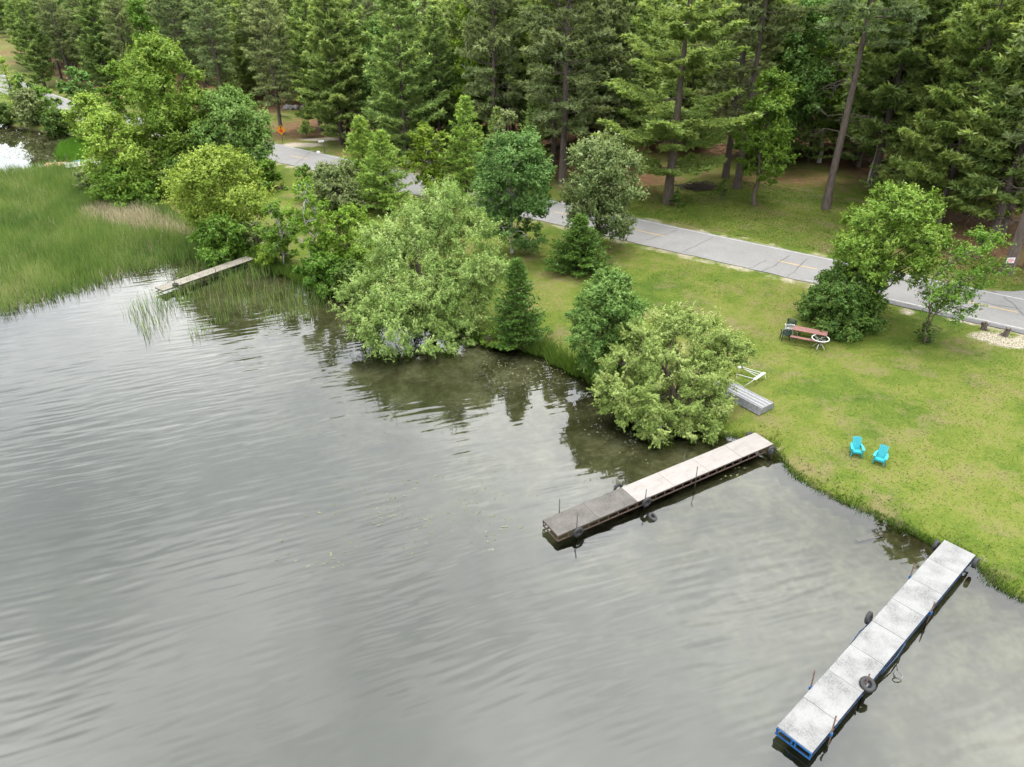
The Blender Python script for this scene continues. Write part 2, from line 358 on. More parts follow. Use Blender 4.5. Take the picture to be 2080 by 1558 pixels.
# ------------------------------------------------------------------ ground sheet with its surface cover
def axis(lo, hi, step, far_lo, far_hi, g=1.28):
    a = list(np.arange(lo, hi + 1e-6, step)); s = step
    while a[-1] < far_hi: s *= g; a.append(min(a[-1] + s, far_hi))
    s = step
    while a[0] > far_lo: s *= g; a.insert(0, max(a[0] - s, far_lo))
    return np.array(a)
gx = axis(-62, 62, .55, -4000, 4000); gy = axis(8, 112, .55, -500, 5000)
GX, GY = np.meshgrid(gx, gy); GP = np.stack([GX.ravel(), GY.ravel()], 1); gzv = ground_z(GP)
ii = np.arange(len(gx) * len(gy)).reshape(len(gy), len(gx))
gf = np.stack([ii[:-1, :-1], ii[:-1, 1:], ii[1:, 1:], ii[1:, :-1]], -1).reshape(-1, 4)
g_s = shore_dist(GP); g_dr = dist_line(GP, road_c)
in_for = inside(GP, forest_poly); d_edge = dist_line(GP, edge) * np.where(in_for, 1, -1)
def blob(P, px, py, rx, ry, z=.9, ang=0):
    c = at(px, py, z); d = P - c; ca, sa = math.cos(ang), math.sin(ang); e = d @ np.array([[ca, -sa], [sa, ca]])
    return np.clip(1.25 - np.hypot(e[:, 0] / rx, e[:, 1] / ry), 0, 1)
beyond = np.array([p[1] for p in road_c])
def grid_look(A):
    A = A.reshape(len(gy), len(gx))
    def f(P):
        P = np.atleast_2d(np.asarray(P, float)); i = np.clip(np.searchsorted(gx, P[:, 0]) - 1, 0, len(gx) - 2); j = np.clip(np.searchsorted(gy, P[:, 1]) - 1, 0, len(gy) - 2)
        u = np.clip((P[:, 0] - gx[i]) / (gx[i + 1] - gx[i]), 0, 1); v = np.clip((P[:, 1] - gy[j]) / (gy[j + 1] - gy[j]), 0, 1)
        return A[j, i] * (1 - u) * (1 - v) + A[j, i + 1] * u * (1 - v) + A[j + 1, i] * (1 - u) * v + A[j + 1, i + 1] * u * v
    return f
ground_z = grid_look(gzv); shore_dist = grid_look(g_s); road_dist = grid_look(g_dr)
def beyond_road(P):  # True on the forest side of the road
    poly = np.vstack([road_c[::-1], [[3000, road_c[0][1]], [3000, 4000], [-3000, 4000], [-3000, road_c[-1][1]]]]); return inside(P, poly)
m_needle = smooth(-3.5, 5.0, d_edge)
m_needle = np.maximum(m_needle, blob(GP, 640, 262, 9, 9) * .9); m_needle = np.maximum(m_needle, blob(GP, 730, 318, 5, 3) * .8)
m_needle = np.maximum(m_needle, blob(GP, 1290, 360, 5, 9) * .8)
m_needle = np.maximum(m_needle, blob(GP, 1600, 365, 12, 6) * .5); m_needle = np.maximum(m_needle, blob(GP, 1960, 505, 7, 7) * .9)
m_needle *= beyond_road(GP) * (g_dr > 3.6); gpx = to_px(GP[:, 0], np.maximum(GP[:, 1], 5), 1)[0]; m_needle *= 1 - .95 * smooth(110, 60, gpx)
m_sand = np.maximum.reduce([blob(GP, 2010, 688, 1.4, .9), blob(GP, 2055, 700, 1.6, 1.0), blob(GP, 2060, 668, 2.4, .7, ang=-.35) * 1., blob(GP, 1960, 655, 1.6, .6, ang=-.35) * .8,
                            blob(GP, 610, 296, 3.6, 1.6), blob(GP, 650, 283, 3.4, 1.4), blob(GP, 690, 272, 3.4, 1.6) * .8, blob(GP, 1838, 637, .8, .6) * .7, blob(GP, 1560, 550, 2, .5) * .3, blob(GP, 1600, 902, .9, .7, .5) * .34, blob(GP, 1995, 1122, .8, .6, .5) * .36, blob(GP, 1358, 585, .5, .4) * .3, blob(GP, 1900, 870, .6, .4, .6) * .28])
m_sand = np.maximum(m_sand, .36 * smooth(4.6, 3.5, g_dr) * (g_s > 0))
me = mesh_np('ground', np.column_stack([GP, gzv]), gf, None, {'m_needle': ('POINT', m_needle), 'm_sand': ('POINT', np.clip(m_sand, 0, 1)), 'm_shore': ('POINT', g_s)}, True)
def ground_mats():
    def land(name, woods):
        m = NT(name); p = m.pos(); big = m.noise(p, .16, 2, .6); mid = m.noise(p, .8, 4, .65, .3); fine = m.noise(p, 9, 2, .7)
        f = m.math('ADD', m.math('ADD', m.math('MULTIPLY', big, .42), m.math('MULTIPLY', mid, .36)), m.math('MULTIPLY', fine, .22))
        col = m.ramp(f, [(.38, (.042, .076, .009)), (.45, (.066, .100, .012)), (.51, (.092, .120, .017)), (.57, (.122, .132, .030)), (.66, (.140, .116, .052))])
        pat = m.noise(m.mapv(p, (1, 1, 1), loc=(31, 17, 0)), .36, 5, .72)
        col = m.mix(m.ramp(pat, [(.50, 0.), (.66, .85)]), col, (.150, .122, .060))
        if woods:
            needle = m.ramp(m.noise(p, 1.7, 4, .7), [(.3, (.085, .045, .025)), (.5, (.145, .078, .042)), (.7, (.20, .125, .07))])
            nm = m.math('ADD', m.math('MULTIPLY', m.attr('m_needle'), 1.5), m.math('MULTIPLY', m.math('SUBTRACT', mid, .5), 2.0))
            col = m.mix(m.ramp(nm, [(.25, 0.), (1., .95)]), col, needle)
        sn = m.noise(p, 4, 4, .75); sand = m.ramp(sn, [(.3, (.26, .22, .165)), (.55, (.34, .30, .24)), (.75, (.41, .37, .31))])
        sm = m.math('ADD', m.math('MULTIPLY', m.attr('m_sand'), 1.3), m.math('MULTIPLY', m.math('SUBTRACT', mid, .5), 1.5))
        col = m.mix(m.ramp(sm, [(.38, 0.), (.8, 1.)]), col, sand)
        if not woods:
            e = m.math('ADD', m.attr('m_shore'), m.math('SUBTRACT', mid, .5)); col = m.mix(m.ramp(e, [(.22, 1.), (.42, 0.)]), col, (.05, .042, .025))
        return m.done(m.pbr(col, .95, m.bump(fine, .7, .05), spec=.1))
    m = NT('lake_bed_silt'); p = m.pos(); bn = m.noise(p, .45, 5, .7, .4); bn2 = m.noise(p, 2.3, 3, .7); s = m.attr('m_shore')
    bed = m.ramp(m.math('ADD', m.math('MULTIPLY', bn, .65), m.math('MULTIPLY', bn2, .35)), [(.34, (.05, .048, .024)), (.47, (.10, .094, .06)), (.6, (.18, .168, .125)), (.75, (.24, .224, .175))])
    deep = m.ramp(m.math('MULTIPLY', m.math('ADD', s, m.math('MULTIPLY', bn, 6.0)), -.05), [(.0, 0.), (.55, .85)])  # darker muck offshore, its tone also standing in for light absorbed by deep water
    bed = m.mix(deep, bed, (.045, .052, .042)); e = m.math('ADD', m.math('MULTIPLY', s, -1.0), m.math('MULTIPLY', m.math('SUBTRACT', bn2, .5), 1.2))
    d = m.n('ShaderNodeBsdfDiffuse'); m.set(d, 0, m.mix(m.ramp(e, [(.15, 0.), (1., 1.)]), (.05, .042, .025), bed))
    return land('lawn_ground', False), land('forest_floor', True), m.done(d.outputs[0])
for q in ground_mats(): me.materials.append(q)
f_s = g_s[gf].max(1); f_w = beyond_road(GP)[gf].all(1) & (g_s[gf].min(1) > 3)
me.polygons.foreach_set('material_index', np.where(f_s < -.15, 2, np.where(f_w, 1, 0)).astype(np.int32))
ground = tag(link('ground', me), 'mown lawn, forest floor and shallow lake bed', kind='structure')

# ------------------------------------------------------------------ lake water
def water_mat():
    m = NT('lake_water')
    fr = m.n('ShaderNodeFresnel'); fr.inputs[0].default_value = 1.6
    tr = m.n('ShaderNodeBsdfTransparent'); tr.inputs[0].default_value = (.68, .71, .59, 1)
    gl = m.n('ShaderNodeBsdfGlossy'); gl.inputs['Roughness'].default_value = .015; gl.inputs[0].default_value = (1, 1, 1, 1)
    mx = m.n('ShaderNodeMixShader'); m.set(mx, 0, fr.outputs[0]); m.t.links.new(tr.outputs[0], mx.inputs[1]); m.t.links.new(gl.outputs[0], mx.inputs[2])
    return m.done(mx.outputs[0])
def perlin(X, Y, seed):
    r = np.random.default_rng(seed); G = r.random((256, 256)) * 2 * np.pi; xi = np.floor(X).astype(int); yi = np.floor(Y).astype(int); x = X - xi; y = Y - yi
    u = x * x * x * (x * (x * 6 - 15) + 10); v = y * y * y * (y * (y * 6 - 15) + 10)
    def g(i, j): a = G[(xi + i) & 255, (yi + j) & 255]; return np.cos(a) * (x - i) + np.sin(a) * (y - j)
    return (g(0, 0) * (1 - u) + g(1, 0) * u) * (1 - v) + (g(0, 1) * (1 - u) + g(1, 1) * u) * v
CREST = math.radians(19); cu = np.array([math.cos(CREST), math.sin(CREST)]); cv = np.array([-cu[1], cu[0]])
wu = axis(-62, 62, .45, -3000, 140, 1.45); wv = axis(-12, 66, .09, -900, 900, 1.25); WU, WV = np.meshgrid(wu, wv); WPt = WU.ravel()[:, None] * cu + WV.ravel()[:, None] * cv
wi = np.arange(len(wu) * len(wv)).reshape(len(wv), len(wu)); wf = np.stack([wi[:-1, :-1], wi[:-1, 1:], wi[1:, 1:], wi[1:, :-1]], -1).reshape(-1, 4)
ws_ = shore_dist(WPt); wx_, wy_ = WPt.T; uu, vv_ = WU.ravel(), WV.ravel()
bend = 1.6 * perlin(uu * .05, vv_ * .06, 21) + .35 * perlin(uu * .22, vv_ * .25, 22)                     # crests wander
amp = (.30 + .70 * smooth(.5, 10, -ws_)) * (.75 + .9 * perlin(uu * .07, vv_ * .09, 23)) * (.85 + .9 * perlin(uu * .3, vv_ * .4, 24))
wz = .023 * perlin(uu * .62, (vv_ + bend) * 4.3, 25) + .010 * perlin(uu * 1.0 + 7, (vv_ * .97 + uu * .2 + bend) * 6.6, 26) + .014 * perlin(uu * .3, (vv_ + bend) * 1.9, 27) + .008 * perlin(uu * .5 + 3, (vv_ * .95 - uu * .3) * 3.6, 28)
near = (np.abs(uu) < 62) & (vv_ > -12) & (vv_ < 66)
wz = np.where(near, wz * np.clip(amp, .1, 1.6), 0)
keep = (ws_[wf].min(1) < 1.5)                                                                                  # no water sheet far under the land
wm = mesh_np('lake_water', np.column_stack([WPt, wz]), wf[keep], water_mat(), None, True)
print('water quads', keep.sum())
tag(link('lake_water', wm), 'rippled grey lake water reflecting the cloudy sky', kind='structure')

# ------------------------------------------------------------------ road
def asphalt():
    m = NT('old_grey_asphalt'); p = m.pos(); f = m.noise(p, 22, 3, .7); b = m.noise(p, .5, 5, .6); c = m.noise(p, 4, 4, .6)
    t = m.math('ADD', m.math('ADD', m.math('MULTIPLY', f, .35), m.math('MULTIPLY', b, .4)), m.math('MULTIPLY', c, .25))
    return m.done(m.pbr(m.ramp(t, [(.35, (.155, .151, .146)), (.65, (.215, .21, .203))]), .9, m.bump(f, .3, .01), spec=.25))
def paint(name, c, rub=.5):
    m = NT(name); p = m.pos(); n = m.noise(p, 8, 5, .75)
    return m.done(m.pbr(m.mix(m.ramp(n, [(.35, 0.), (.62, rub)]), c, (.22, .215, .21)), .8, spec=.2))
M['asphalt'] = asphalt(); M['tar'] = flat_mat('crack_sealant', (.06, .06, .06), (.10, .10, .10), 8, .8)
M['asphalt_dark'] = flat_mat('dark_shoulder_asphalt', (.075, .075, .076), (.125, .124, .122), 9, .95)
M['paint_yellow'] = paint('worn_yellow_paint', (.52, .33, .09), .7); M['paint_white'] = paint('worn_white_paint', (.50, .50, .49), .95)
rt = np.gradient(road_c, axis=0); rt /= np.linalg.norm(rt, axis=1)[:, None]; rn = np.stack([-rt[:, 1], rt[:, 0]], 1)   # normal
far_side = np.sign((rn * [0, 1]).sum(1).mean())
rn *= far_side                                                   # now points to the forest side
rs = np.concatenate([[0], np.cumsum(np.hypot(*np.diff(road_c, axis=0).T))])
def road_pt(s, off):
    c = np.array([np.interp(s, rs, road_c[:, 0]), np.interp(s, rs, road_c[:, 1])]); n = np.array([np.interp(s, rs, rn[:, 0]), np.interp(s, rs, rn[:, 1])])
    return c + n / np.linalg.norm(n) * off
def ribbon(name, s0, s1, o0, o1, z, mat, parent=None, step=1.0, thick=0.0, jit=0.0, seed=0):
    r = np.random.default_rng(seed); ss = np.linspace(s0, s1, max(2, int((s1 - s0) / step) + 1)); v = []; f = []
    for s in ss:
        j = r.normal(0, jit, 2) if jit else (0, 0)
        a = road_pt(s, o0 + j[0]); b = road_pt(s, o1 + j[1]); v += [(*a, z), (*b, z)]
    f = [(2 * i, 2 * i + 2, 2 * i + 3, 2 * i + 1) for i in range(len(ss) - 1)]
    if thick:
        o = len(v); v += [(x, y, zz - thick) for x, y, zz in v]
        f += [(2 * i, o + 2 * i, o + 2 * i + 2, 2 * i + 2) for i in range(len(ss) - 1)] + [(2 * i + 1, 2 * i + 3, o + 2 * i + 3, o + 2 * i + 1) for i in range(len(ss) - 1)]
    return MB().add(v, f).build(name, mat, parent)
road = tag(ribbon('road', 0, rs[-1], -ROAD_HW, ROAD_HW, ROAD_Z + .05, M['asphalt'], None, 1., .08, .05), 'two lane grey asphalt road with yellow dashes', kind='structure')
def near_s(px, py):
    p = at(px, py, ROAD_Z); d = np.hypot(*(road_c - p).T); return rs[int(d.argmin())]
ribbon('shoulder', 0, near_s(1750, 590), -ROAD_HW - .55, -ROAD_HW + .06, ROAD_Z + .046, M['asphalt_dark'], road, 1, 0, .07, 2)
for (xa, ya), (xb, yb) in (((1305, 469), (1358, 482)), ((1593, 533), (1662, 549)), ((1983, 617), (2066, 636)), ((598, 318), (622, 323)), ((1150, 434), (1180, 441)), ((905, 384), (935, 391)), ((2330, 692), (2440, 712)), ((440, 284), (468, 290))):
    a, b = sorted((near_s(xa, ya), near_s(xb, yb))); ribbon('yellow_dash', a, max(b, a + 3.0), -.07, .07, ROAD_Z + .056, M['paint_yellow'], road, .5)
ribbon('far_edge_line', 0, rs[-1], ROAD_HW - .30, ROAD_HW - .19, ROAD_Z + .055, M['paint_white'], road, 1., 0, .012, 4)
ribbon('near_edge_line', 0, near_s(1640, 575), -ROAD_HW + .22, -ROAD_HW + .32, ROAD_Z + .055, M['paint_white'], road, 1., 0, .012, 5)
def crack(px0, py0, px1, py1, w=.10, seed=0):
    r = np.random.default_rng(seed); a = at(px0, py0, ROAD_Z + .05); b = at(px1, py1, ROAD_Z + .05); n = max(8, int(np.hypot(*(b - a)) / .5))
    t = np.linspace(0, 1, n); off = np.cumsum(r.normal(0, .07, n)); off -= t * off[-1]; d = (b - a) / np.hypot(*(b - a)); nn = np.array([-d[1], d[0]])
    P = a + t[:, None] * (b - a) + off[:, None] * nn; ww = w * (.6 + .6 * r.random(n)) / 2
    v = []; 
    for p, k in zip(P, ww): v += [(*(p - nn * k), ROAD_Z + .0595), (*(p + nn * k), ROAD_Z + .0595)]
    MB().add(v, [(2 * i, 2 * i + 2, 2 * i + 3, 2 * i + 1) for i in range(n - 1)]).build('tar_seam', M['tar'], road)
for i, c in enumerate([(1312, 488, 1375, 467), (1388, 512, 1448, 482), (1545, 552, 1604, 519), (1527, 545, 1556, 529), (2040, 603, 2085, 645), (2085, 645, 2150, 662), (1990, 613, 2075, 627), (600, 334, 630, 308), (1760, 598, 1800, 560), (1598, 562, 1640, 526)]): crack(*c, w=.065, seed=i)
# side drive that joins the road beyond the notice tree
dv = [at(2015, 592, 1), at(2060, 593, 1), at(2140, 585, 1), at(2260, 572, 1), at(2260, 604, 1), at(2140, 622, 1), at(2070, 612, 1)]
tag(MB().add([(x, y, ROAD_Z + .044) for x, y in dv], [tuple(range(len(dv)))[::-1]]).build('side_drive', M['asphalt'], None), 'grey side drive joining the road', kind='structure')

# ------------------------------------------------------------------ foliage generators
def unit(v): return v / (np.linalg.norm(v, axis=-1, keepdims=True) + 1e-9)
def leaf_tris(P, Nrm, T, L, Wd):
    """one pointed triangle per leaf: centre P, normal Nrm, long axis T"""
    T = unit(T - Nrm * (T * Nrm).sum(1, keepdims=True)); B = np.cross(Nrm, T)
    L = np.broadcast_to(np.asarray(L, float), (len(P),))[:, None]; Wd = np.broadcast_to(np.asarray(Wd, float), (len(P),))[:, None]
    V = np.stack([P + T * L * .55, P - T * L * .45 + B * Wd * .5, P - T * L * .45 - B * Wd * .5], 1).reshape(-1, 3)
    return V
def leaf_mesh(name, V, tint, mat):
    n = len(V) // 3
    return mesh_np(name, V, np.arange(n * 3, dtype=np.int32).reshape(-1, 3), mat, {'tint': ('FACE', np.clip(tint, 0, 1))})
def curve3(a, b, sag=0.0, n=6, r=None, j=0.0):
    t = np.linspace(0, 1, n)[:, None]; a = np.asarray(a, float); b = np.asarray(b, float); P = a + (b - a) * t
    P[:, 2] += sag * np.sin(np.pi * t[:, 0])
    if r is not None and j: P[1:-1] += r.normal(0, j, (n - 2, 3))
    return P
def crown_leaves(lobes, n_leaves, ll, lw, r, droop=.0, clump=.30, flat=.8, upb=.35, spray=.30):
    """lobes: (centre, radius); leaves sit in clumps spread over each lobe's surface"""
    tot = sum(R ** 2 for _, R in lobes); Vs = []; Ts = []; clumps = []
    cc = np.array([c for c, _ in lobes]).mean(0)
    for c, R in lobes:
        c = np.asarray(c, float); nl = int(n_leaves * R ** 2 / tot); nc = max(8, int(26 * (R / 1.3) ** 1.3))
        d = unit(r.normal(0, 1, (nc, 3)) + .45 * unit(c - cc + 1e-6) + [0, 0, upb]); rad = R * (.62 + .48 * r.random(nc)) 
        cp = c + d * rad[:, None] * [1, 1, flat]; cr = R * clump * (.4 + 1.25 * r.random(nc) ** 1.6); ct = r.random(nc)
        clumps += [(c, q) for q in cp[:: max(1, nc // 6)]]
        k = r.integers(0, nc, nl)
        g = r.normal(0, 1, (nl, 3)); g = unit(g) * (r.random((nl, 1)) ** .55) * 1.15
        P = cp[k] + g * cr[k][:, None] * [1, 1, .75]
        ns = int(nl * spray)                       # leafy shoots that break the outline
        if ns:
            kk = k[:ns]; sh = r.integers(0, 3, ns); ph = np.array([unit(r.normal(0, .55, (nc, 3)) + d + [0, 0, .35]) for _ in range(3)]); t = r.random(ns) ** .8
            P[:ns] = cp[kk] + ph[sh, kk] * (t * R * (.34 + .30 * ct[kk]))[:, None] + r.normal(0, 1, (ns, 3)) * (R * .055 * (1.15 - t))[:, None]
        if droop: P[:, 2] -= droop * np.abs(r.normal(0, 1, nl)) * cr[k] * (.3 + np.hypot(*(P - c).T[:2]) / R)
        out = unit(unit(P - c) * .8 + unit(P - cp[k]) * .5)
        Nn = unit(out * .55 + [0, 0, .55] + r.normal(0, .5, (nl, 3)))
        T = r.normal(0, 1, (nl, 3)) + out * .5
        if droop: T = T * .6 + np.array([0, 0, -droop]) + out * .6
        sc = .7 + .6 * r.random(nl)
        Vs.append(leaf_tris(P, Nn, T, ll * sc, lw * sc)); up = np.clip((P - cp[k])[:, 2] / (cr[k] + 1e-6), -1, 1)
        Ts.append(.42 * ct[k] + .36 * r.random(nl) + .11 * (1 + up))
    return np.vstack(Vs), np.concatenate(Ts), clumps
def limbs_mesh(name, base_r, height, lobes, clumps, mat, r, stems=1, fork=.35, lean=(0, 0), twig=.012, start=None):
    V = []; F = []
    def add(P, R, n=6):
        v, f = tube(P, R, n); o = sum(len(q) for q in V); V.append(v); F.extend([tuple(i + o for i in q) for q in f])
    top = max(c[2] for c, _ in lobes); cx = np.mean([c[0] for c, _ in lobes]); cy_ = np.mean([c[1] for c, _ in lobes])
    forks = []
    for s in range(stems):
        a = np.array([r.normal(0, .14) * (stems > 1), r.normal(0, .14) * (stems > 1), -.25])
        e = np.array([cx * .75 + lean[0] + r.normal(0, .35 + .4 * (stems > 1)), cy_ * .75 + lean[1] + r.normal(0, .35), top * .82])
        n = 9; P = curve3(a, e, 0, n, r, .06 * height / 8); t = np.linspace(0, 1, n); k = base_r * (.75 if stems > 1 else 1)
        R = k * ((1 - t) ** .8 * .9 + .1); R[0] *= 1.35
        add(P, R, 8); forks.append((P, R))
    ends = {}
    for i, (c, Rr) in enumerate(lobes):
        P, R = forks[i % len(forks)]; z0 = max(height * .12, c[2] - .9 * np.hypot(c[0] - cx, c[1] - cy_) - Rr * .8)
        j = int(np.clip(np.searchsorted(P[:, 2], z0), 1, len(P) - 2)); Q = curve3(P[j], c, .12 * Rr, 6, r, .07 * Rr)
        add(Q, np.linspace(max(R[j] * .55, .03), .025, 6), 5); ends[id(c)] = Q
    for c, q in clumps:
        Q = curve3(c, q, .1, 4, r, .04); add(Q, np.linspace(.022, .008, 4) + twig * .3, 4)
    return mesh_np(name, np.vstack(V), F, mat, None, True)
def auto_lobes(h, w, cb, r, n, shape='egg', lr=1.0):
    lobes = []; hc = h * (1 - cb)
    for i in range(n):
        t = (i + .5) / n; a = i * 2.4 + r.normal(0, .4)
        prof = {'egg': math.sin(math.pi * (t ** .85 * .86 + .10)) ** .7, 'cone': (1 - t) ** .75 * .95 + .1, 'dome': math.sqrt(max(0, 1 - (t * .9) ** 2)), 'column': .75 + .25 * math.sin(math.pi * t)}[shape]
        R = w * lr * (.34 + .24 * r.random()) * (.6 + .4 * prof); off = max(0, w * prof - R * .85)
        z = h * cb + hc * t; z = min(max(z, h * cb + R * .4), h - R * .85)
        lobes.append((np.array([math.cos(a) * off, math.sin(a) * off, z]), R))
    lobes.append((np.array([r.normal(0, .1) * w, r.normal(0, .1) * w, h - w * .30]), w * .30))
    lobes.append((np.array([0, 0, h * cb + hc * .45]), w * .62))
    return lobes
N_TRIS = [0]
def survey(bx, by, ty, hw):
    """place, height and half width in metres of a plant whose foot, top and half width are known in the survey picture"""
    g = ground_at(bx, by); top = at_plane(bx, ty, g[1])[2]; h = top - g[2]
    return g, h, hw * px_size(g[0], g[1], g[2] + h * .5)
def broad_tree(name, label, bx, by, ty, hw, mat, seed, cb=.2, n=11, shape='egg', bark='bark_grey', stems=1, lobes=None, lai=2.0, base_r=None, cat='tree', group=None, droop=0, lsc=1., lw=.55, lean=(0, 0), clump=.30, dx=0, lr=1.0):
    r = np.random.default_rng(seed); g, h, w = survey(bx, by, ty, hw); dist = math.hypot(g[1], H)
    lb = lobes(g) if lobes else auto_lobes(h, w, cb, r, n, shape, lr)
    if dx: lb = [(c + np.array([dx * w * (c[2] / h), 0, 0]), R) for c, R in lb]
    ll = max(.13, .0031 * dist) * lsc; area = sum(4 * math.pi * R * R * .55 for _, R in lb)
    nl = int(min(150000, area * lai * 1.3 / (ll * ll * lw * .5))); N_TRIS[0] += nl
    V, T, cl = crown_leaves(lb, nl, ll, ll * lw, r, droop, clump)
    root = empty(name, g, 0, label, cat, group)
    link('trunk', limbs_mesh(name + '_trunk', base_r or max(.05, h * .018), h, lb, cl, M[bark], r, stems, lean=lean), root)
    link('crown', leaf_mesh(name + '_crown', V, T, M[mat]), root)
    return root
def needle_tufts(P, D, r, k, L, Wd, spread=.75, up=.35):
    """k needles-bundles per tuft fanning round direction D"""
    n = len(P); P = np.repeat(P, k, 0); D = np.repeat(D, k, 0); d = unit(D + r.normal(0, spread, (n * k, 3)) + [0, 0, up])
    Nn = unit(np.cross(d, r.normal(0, 1, (n * k, 3))) * .8 + [0, 0, .5]); sc = .7 + .6 * r.random(n * k)
    return leaf_tris(P + d * (L * sc * .4)[:, None], Nn, d, L * sc, Wd * sc)
def conifer(name, seed, h, w, cb, mat, bark, whorls=20, per=5, kind='white', L=.34, Wd=.11, k=4, base_r=None, dead=0, gap=.15, dens=1.0):
    """local meshes of a conifer: kind white = tiered plates, red = tufted rounded crown, cone = young dense"""
    r = np.random.default_rng(seed); V = []; F = []; cnt = [0]
    def add(P, R, n=5):
        v, f = tube(P, R, n); V.append(v); F.extend([tuple(i + cnt[0] for i in q) for q in f]); cnt[0] += len(v)
    base_r = base_r or h * .0135; n = 12; t = np.linspace(0, 1, n)
    TP = np.stack([np.cumsum(r.normal(0, .012 * h / 10, n)) * 1., np.cumsum(r.normal(0, .012 * h / 10, n)), t * h * .99 - .3 * (t == 0)], 1); TP[0, :2] = 0
    TR = base_r * (1 - t) ** .85 + .02; TR[0] *= 1.25; add(TP, TR, 9)
    def trunk(z): return np.array([np.interp(z, TP[:, 2], TP[:, 0]), np.interp(z, TP[:, 2], TP[:, 1]), z])
    tp = []; td = []; tt = []
    for i in range(whorls):
        f = (i + .5) / whorls + r.normal(0, .15) / whorls; z = h * (cb + (1 - cb) * f)
        if kind == 'white': prof = (1 - f) ** .65 * (.55 + .45 * min(1, f / .25)) + .06
        elif kind == 'red': prof = math.sin(math.pi * min(.97, f * .80 + .20)) ** .8 * .95 + .08
        else: prof = (1 - f) ** .9 + .04
        a0 = r.random() * 6.28
        for b in range(per):
            if kind != 'cone' and r.random() < gap: continue
            a = a0 + b * 6.283 / per + r.normal(0, .3); Lb = w * prof * (.62 + .55 * r.random()); 
            if Lb < .15: Lb = .15
            rise = {'white': (.10 + .35 * f), 'red': .25 + .3 * f - .25 * (f < .3), 'cone': .18 + .45 * f}[kind] * Lb
            d = np.array([math.cos(a), math.sin(a), 0]); p0 = trunk(z); m = 6; s = np.linspace(0, 1, m)
            curve = rise * (s ** 1.4) - (.10 * Lb * np.sin(np.pi * s) if kind == 'white' else 0)
            Pb = p0 + d * (Lb * s)[:, None] + np.array([0, 0, 1]) * curve[:, None]; Pb[1:] += r.normal(0, .02 * Lb, (m - 1, 3))
            add(Pb, np.linspace(.010 * Lb + .012, .006, m), 4)
            side = np.array([-d[1], d[0], 0]); cl_t = r.random()
            ntw = max(4, int(Lb * (4.2 if kind != 'red' else 3.2) * dens)); s0 = {'white': .22, 'red': .45, 'cone': .08}[kind]
            for q in range(ntw):
                ss = s0 + (1 - s0) * ((q + r.random()) / ntw) ** .9; pb = np.array([np.interp(ss, s, Pb[:, c]) for c in range(3)])
                sg = 1 if q % 2 else -1; lt = Lb * (.34 if kind == 'white' else .30) * (1.12 - ss * .75) * (.6 + .6 * r.random()) + .12
                dt = unit(d * (.75 + .3 * r.random()) + side * sg * (.8 + .3 * r.random()) + [0, 0, .08 + (.5 if kind == 'red' else .1) * r.random()])
                m2 = max(2, int(lt * (5.2 if kind != 'red' else 5) * dens)); u = (np.arange(m2) + .6) / m2
                if kind == 'red': u = .45 + .55 * u
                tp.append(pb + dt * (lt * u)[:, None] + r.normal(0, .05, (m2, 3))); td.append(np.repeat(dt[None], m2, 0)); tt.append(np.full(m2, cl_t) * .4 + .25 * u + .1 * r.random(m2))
            tp.append(Pb[-1:]); td.append(unit(Pb[-1:] - Pb[-2:-1])); tt.append(np.array([.8]))
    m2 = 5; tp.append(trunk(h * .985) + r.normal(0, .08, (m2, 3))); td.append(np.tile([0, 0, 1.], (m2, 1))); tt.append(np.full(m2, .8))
    for i in range(dead):
        z = h * (cb * (.45 + .6 * r.random())); a = r.random() * 6.28; Lb = w * (.35 + .5 * r.random()); d = np.array([math.cos(a), math.sin(a), r.normal(-.05, .2)])
        p0 = trunk(z); Q = curve3(p0, p0 + d * Lb, .1 * Lb, 5, r, .06 * Lb); add(Q, np.linspace(.035, .010, 5), 4)
        for _ in range(2): e = Q[3] + unit(d + r.normal(0, .6, 3)) * Lb * .35; add(curve3(Q[2], e, 0, 3), np.linspace(.018, .007, 3), 3)
    tp = np.vstack(tp); td = np.vstack(td); tt = np.concatenate(tt)
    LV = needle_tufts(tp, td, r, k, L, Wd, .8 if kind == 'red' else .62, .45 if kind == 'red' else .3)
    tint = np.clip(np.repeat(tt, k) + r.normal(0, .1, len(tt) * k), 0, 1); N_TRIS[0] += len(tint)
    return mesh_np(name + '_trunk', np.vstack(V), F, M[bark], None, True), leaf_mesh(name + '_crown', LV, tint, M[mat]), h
def plant_conifer(proto, name, label, g, h, rz, group=None, cat='tree', wide=1.0):
    tm, cm, ph = proto; root = empty(name, g, rz, label, cat, group); k = h / ph; root.scale = (k * wide, k * wide, k)
    link('trunk', tm, root); link('crown', cm, root); return root

